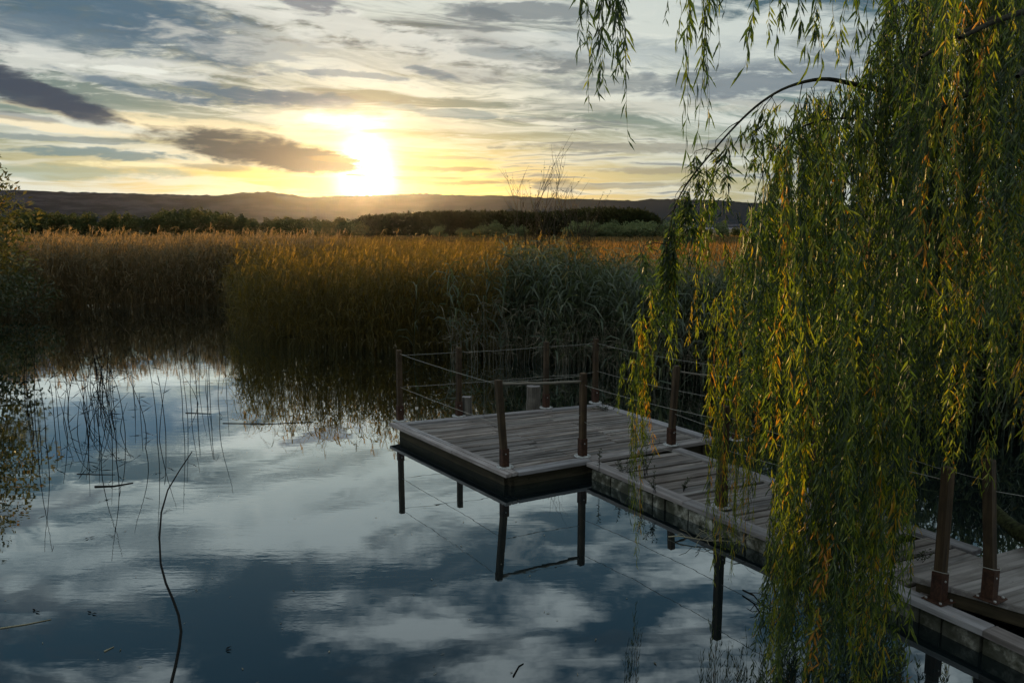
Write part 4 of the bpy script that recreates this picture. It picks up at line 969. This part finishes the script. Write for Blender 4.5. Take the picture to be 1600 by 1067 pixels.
THIN = [frond(900 + i_, L, n_, .06, .032, .25, 1.55) for i_, (L, n_) in enumerate(((.55, 1), (.8, 2), (1.1, 2), (.9, 3)))]
ORANGE = [frond(950 + i_, .3, 2, .04, .022, .88) for i_ in range(2)]
NF = [0]; LEN = {'s': .75, 'm': 1.25, 'l': 1.9, 'x': 2.6}
def hang(top, length=None, kind=None, me=None, L0=None, sw=1.0):
    if NF[0] >= 299: return
    NF[0] += 1; top = Vector(top)
    if me is None:
        kind = min(LEN, key=lambda k_: abs(LEN[k_] - length)); me = rnd.choice(PRO[kind]); L0 = LEN[kind]
    o = obj('frond', me, wil, top - TR); k_ = (length or L0) / L0; o.scale = (sw, sw, k_)
    o.rotation_euler = (rnd.gauss(0, .035), rnd.gauss(0, .035), rnd.uniform(0, 6.28))
THINL = (.55, .8, 1.1, .9)
def thin_to(px, ytop, ybot, D, which=None):
    a, b = at(px, ytop, D), at(px, ybot, D); L = a.z - b.z; j_ = which if which is not None else min(range(4), key=lambda q: abs(THINL[q] - L)); hang(a, L, me=THIN[j_], L0=THINL[j_], sw=.9)
branch_n = [0]
def branch(pts, r0, name='branch', r1=None): tube_part(name, pts, [r0, r0 * .7, r0 * .45, r1 or r0 * .2], 'bark', 6)
# explicit ropes of foliage on the left flank: (px, ytop, ybot, D, width factor)
CRN = TR + Vector((-.2, -.3, 4.3))
ROPES = [(1046, 395, 560, 5.9, .8), (1020, 425, 640, 6.0, .8), (1000, 470, 720, 6.1, .8), (992, 540, 800, 6.2, .6), (990, 640, 875, 6.2, .5), (1006, 500, 700, 6.15, .6), (975, 560, 640, 6.1, .5),
         (1098, 310, 545, 6.3, .75), (1112, 300, 460, 6.5, .6), (1140, 360, 640, 6.0, .9), (1125, 480, 790, 6.0, .8), (1124, 600, 900, 6.0, .7), (1118, 440, 700, 6.0, .7), (1130, 640, 830, 5.95, .6), (1150, 400, 660, 5.9, .7),
         (1168, 330, 620, 5.8, 1.0), (1160, 520, 885, 5.7, .7), (1165, 620, 870, 5.75, .6), (1154, 700, 890, 5.7, .4), (1190, 300, 700, 5.9, 1.1), (1205, 500, 800, 6.2, .8),
         (1222, 380, 760, 5.9, 1.0), (1256, 420, 900, 5.4, .95), (1240, 700, 1090, 5.0, .9), (1262, 560, 1010, 5.2, .95), (1226, 860, 1100, 4.9, .6), (1285, 760, 960, 5.6, .8)]
for px, y0, y1, D, sw in ROPES:
    a, b = at(px, y0, D), at(px, y1, D); hang(a, a.z - b.z, sw=sw)
# the arching bough seen against the sky
arc = [at(1800, 60, 6.9), at(1600, 190, 6.7), at(1480, 175, 6.5), at(1400, 148, 6.4), at(1330, 131, 6.3), at(1284, 124, 6.2), at(1232, 136, 6.2), at(1190, 160, 6.15), at(1150, 196, 6.1), at(1106, 246, 6.1), at(1075, 285, 6.0), at(1056, 320, 6.0), at(1046, 360, 5.95), at(1040, 400, 5.9)]
def smooth(P_, n=4):
    out = []
    for i_ in range(len(P_) - 1):
        a, b, c_, d = P_[max(0, i_ - 1)], P_[i_], P_[i_ + 1], P_[min(len(P_) - 1, i_ + 2)]
        for k_ in range(n):
            t_ = k_ / n; out.append(.5 * ((2 * b) + (c_ - a) * t_ + (2 * a - 5 * b + 4 * c_ - d) * t_ * t_ + (3 * b - a - 3 * c_ + d) * t_ ** 3))
    return out + [P_[-1]]
tube_part('branch', smooth(arc), [.034, .026, .017, .010, .0075, .006, .0025], 'bark', 6)
for i_ in range(6, 13):
    for _ in range(3 if i_ < 9 else 5):
        p = arc[i_].lerp(arc[min(13, i_ + 1)], rnd.random()); hang(p, rnd.uniform(.35, .75), me=THIN[rnd.randrange(4)], L0=rnd.choice((.8, 1.0)))
for i_ in range(8):
    q_ = arc[5 + i_].lerp(arc[6 + i_], rnd.random()); e_ = q_ + Vector((rnd.uniform(-.22, .05), rnd.uniform(-.1, .1), rnd.uniform(-.22, .06)))
    tube_part('twig', [q_, q_.lerp(e_, .5) + Vector((0, 0, .02)), e_, e_ + Vector((-.01, 0, -.12))], [.004, .003, .0012], 'bark', 4)
    hang(e_, rnd.uniform(.25, .5), me=THIN[i_ % 4], L0=.9)
arc2 = smooth([at(1600, 190, 6.8), at(1480, 205, 6.7), at(1380, 195, 6.6), at(1320, 185, 6.5), at(1270, 192, 6.45), at(1230, 215, 6.4), at(1200, 255, 6.4), at(1180, 310, 6.3), at(1172, 380, 6.2)])
tube_part('branch', arc2, [.02, .013, .008, .004, .002], 'bark', 6)
for q_ in range(34):                       # short leafy twigs crowding the crest of the crown
    px = 1195 + q_ * 5.2 + rnd.uniform(-6, 6); yt = float(np.interp(px, [1190, 1220, 1260, 1310, 1370], [215, 165, 132, 118, 60])) + rnd.uniform(-6, 26); D = rnd.uniform(6.0, 6.9)
    thin_to(px, yt, yt + rnd.uniform(70, 160), D)
for i_ in range(14, len(arc2)):
    for _ in range(1):
        hang(arc2[i_] + Vector((rnd.uniform(-.05, .05), rnd.uniform(-.3, .3), 0)), rnd.uniform(.5, 1.1), sw=rnd.uniform(.5, .8))
# strands entering from above the picture
for px, y1, D in ((906, 132, 5.4), (915, 60, 5.4), (945, 185, 5.3), (952, 160, 5.25), (960, 150, 5.35), (966, 222, 5.3), (985, 70, 5.4), (1066, 122, 5.2), (1060, 50, 5.2), (1098, 170, 5.5), (1105, 235, 5.5), (1112, 270, 5.55), (1082, 300, 5.6), (1118, 120, 5.5),
                  (1140, 40, 5.2), (1182, 122, 5.0), (1218, 105, 4.9), (1232, 60, 4.9), (1270, 120, 4.6), (1292, 130, 4.5), (1285, 80, 4.6), (1325, 100, 4.4), (1340, 140, 4.5), (1360, 110, 4.3)):
    thin_to(px + rnd.uniform(-3, 3), -60 - rnd.uniform(0, 60), y1 - 22, D)
ob = [TR + Vector((-.2, -.3, 4.5)), at(1500, -120, 5.9), at(1300, -210, 5.3), at(1100, -170, 5.3), at(900, -80, 5.35)]
for k_, dz in ((0, 0), (1, .06)):
    q = [v + Vector((0, -.1 * k_, dz)) for v in ob]; tube_part('branch', [q[0].lerp(q[1], .0), q[1], q[1].lerp(q[2], .5), q[2], q[2].lerp(q[3], .5), q[3], q[3].lerp(q[4], .5), q[4]], [.09, .05, .03, .01], 'bark', 6)
# big limbs through the curtain
for tgt in ((1440, 90, 5.2), (1390, 230, 5.6), (1500, 60, 4.4), (1590, 120, 4.0), (1380, 230, 7.0), (1520, 250, 6.0)):
    e = at(*tgt); s_ = CRN + Vector((rnd.uniform(-.2, .2), 0, rnd.uniform(-1.2, .3))); m1 = s_.lerp(e, .4) + Vector((0, 0, .5)); m2 = s_.lerp(e, .8) + Vector((0, 0, .35))
    branch(bez(s_, m1, m2, e), .055)
# body of the curtain
top_env = lambda px: float(np.interp(px, [1160, 1180, 1210, 1250, 1300, 1350, 1400, 1700], [330, 230, 165, 140, 128, 90, -150, -250]))
def body(px, D, y0, ymax):
    zb = max(.06, at(px, ymax, D).z); z0 = at(px, y0, D).z
    if z0 - zb < .35: return
    L = min(z0 - zb, rnd.uniform(1.1, 2.7)); p = at(px, y0, D); hang(p, L, sw=rnd.uniform(.9, 1.35))
def ylow(px): return float(np.interp(px, [1180, 1230, 1290, 1330, 1420, 1428, 1440, 1500, 1560, 1700], [700, 830, 1000, 1150, 1150, 900, 735, 715, 700, 760]))
for px, py in ((1480, 665), (1500, 650), (1548, 690), (1535, 660), (1560, 640), (1490, 560), (1250, 880), (1460, 450), (1510, 590), (1590, 420)):
    hang(at(px, py, 4.6 if px > 1300 else 5), .28, me=rnd.choice(ORANGE), L0=.3)
i_ = 0
while NF[0] < 246:
    px = 1185 + 520 * ((i_ * .6180339) % 1.0); D = rnd.uniform(4.2, 7.6)
    lvl = rnd.random()
    y0 = top_env(px) + (ylow(px) - top_env(px)) * (lvl ** 1.35) * .78
    if px < 1300 and y0 > 380 and rnd.random() < .72: i_ += 1; continue
    if px < 1240 and rnd.random() < .35: i_ += 1; continue
    body(px, D, max(y0, -170), ylow(px) + rnd.uniform(-25, 10)); i_ += 1
    if i_ > 4000: break
for k_ in range(21):       # near, lower centre of the curtain down to the water
    px = rnd.uniform(1285, 1415) if k_ % 5 else rnd.uniform(1225, 1270); D = rnd.uniform(4.1, 5.0); p = at(px, rnd.uniform(560, 800), D); hang(p, p.z - rnd.uniform(.03, .15), sw=rnd.uniform(.8, 1.1))
# filling foliage behind the separate fronds: one joined mass
g = G(); r2 = np.random.default_rng(77)
src = [(m_, np.array([v.co[:] for v in m_.vertices]), np.array([p.vertices[:] for p in m_.polygons])) for k_ in 'ml' for m_ in PRO[k_][:2]]
for k_ in range(135):
    px = 1195 + 480 * r2.random() ** .85; D = r2.uniform(5.6, 8.8); yl = ylow(px) - 60; y0 = top_env(px) + 8 + (yl - top_env(px)) * r2.random() ** 1.4 * .7; p = at(px, max(y0, -160), D)
    if px < 1310 and r2.random() < (.8 if y0 > 400 else .35): continue
    m_, Vv, Ff = src[r2.integers(0, 4)]; L0 = -Vv[:, 2].min(); avail = p.z - max(.1, at(px, yl, D).z)
    if avail < .4: continue
    s_ = min(1.2, avail / L0); a_ = r2.uniform(0, 6.28); ca, sa = math.cos(a_), math.sin(a_); Q = np.column_stack([(Vv[:, 0] * ca - Vv[:, 1] * sa) * 1.3, (Vv[:, 0] * sa + Vv[:, 1] * ca) * 1.3, Vv[:, 2] * s_]) + np.array(list(p - TR))
    tv = np.zeros(len(Vv), np.float32); m_.attributes['tint'].data.foreach_get('value', tv); g.add(Q, Ff, np.clip(tv + r2.normal(0, .1), 0, 1))
o_ = obj('inner_foliage', g.mesh('inner_foliage', 'willow_leaf'), wil); o_['kind'] = 'stuff'
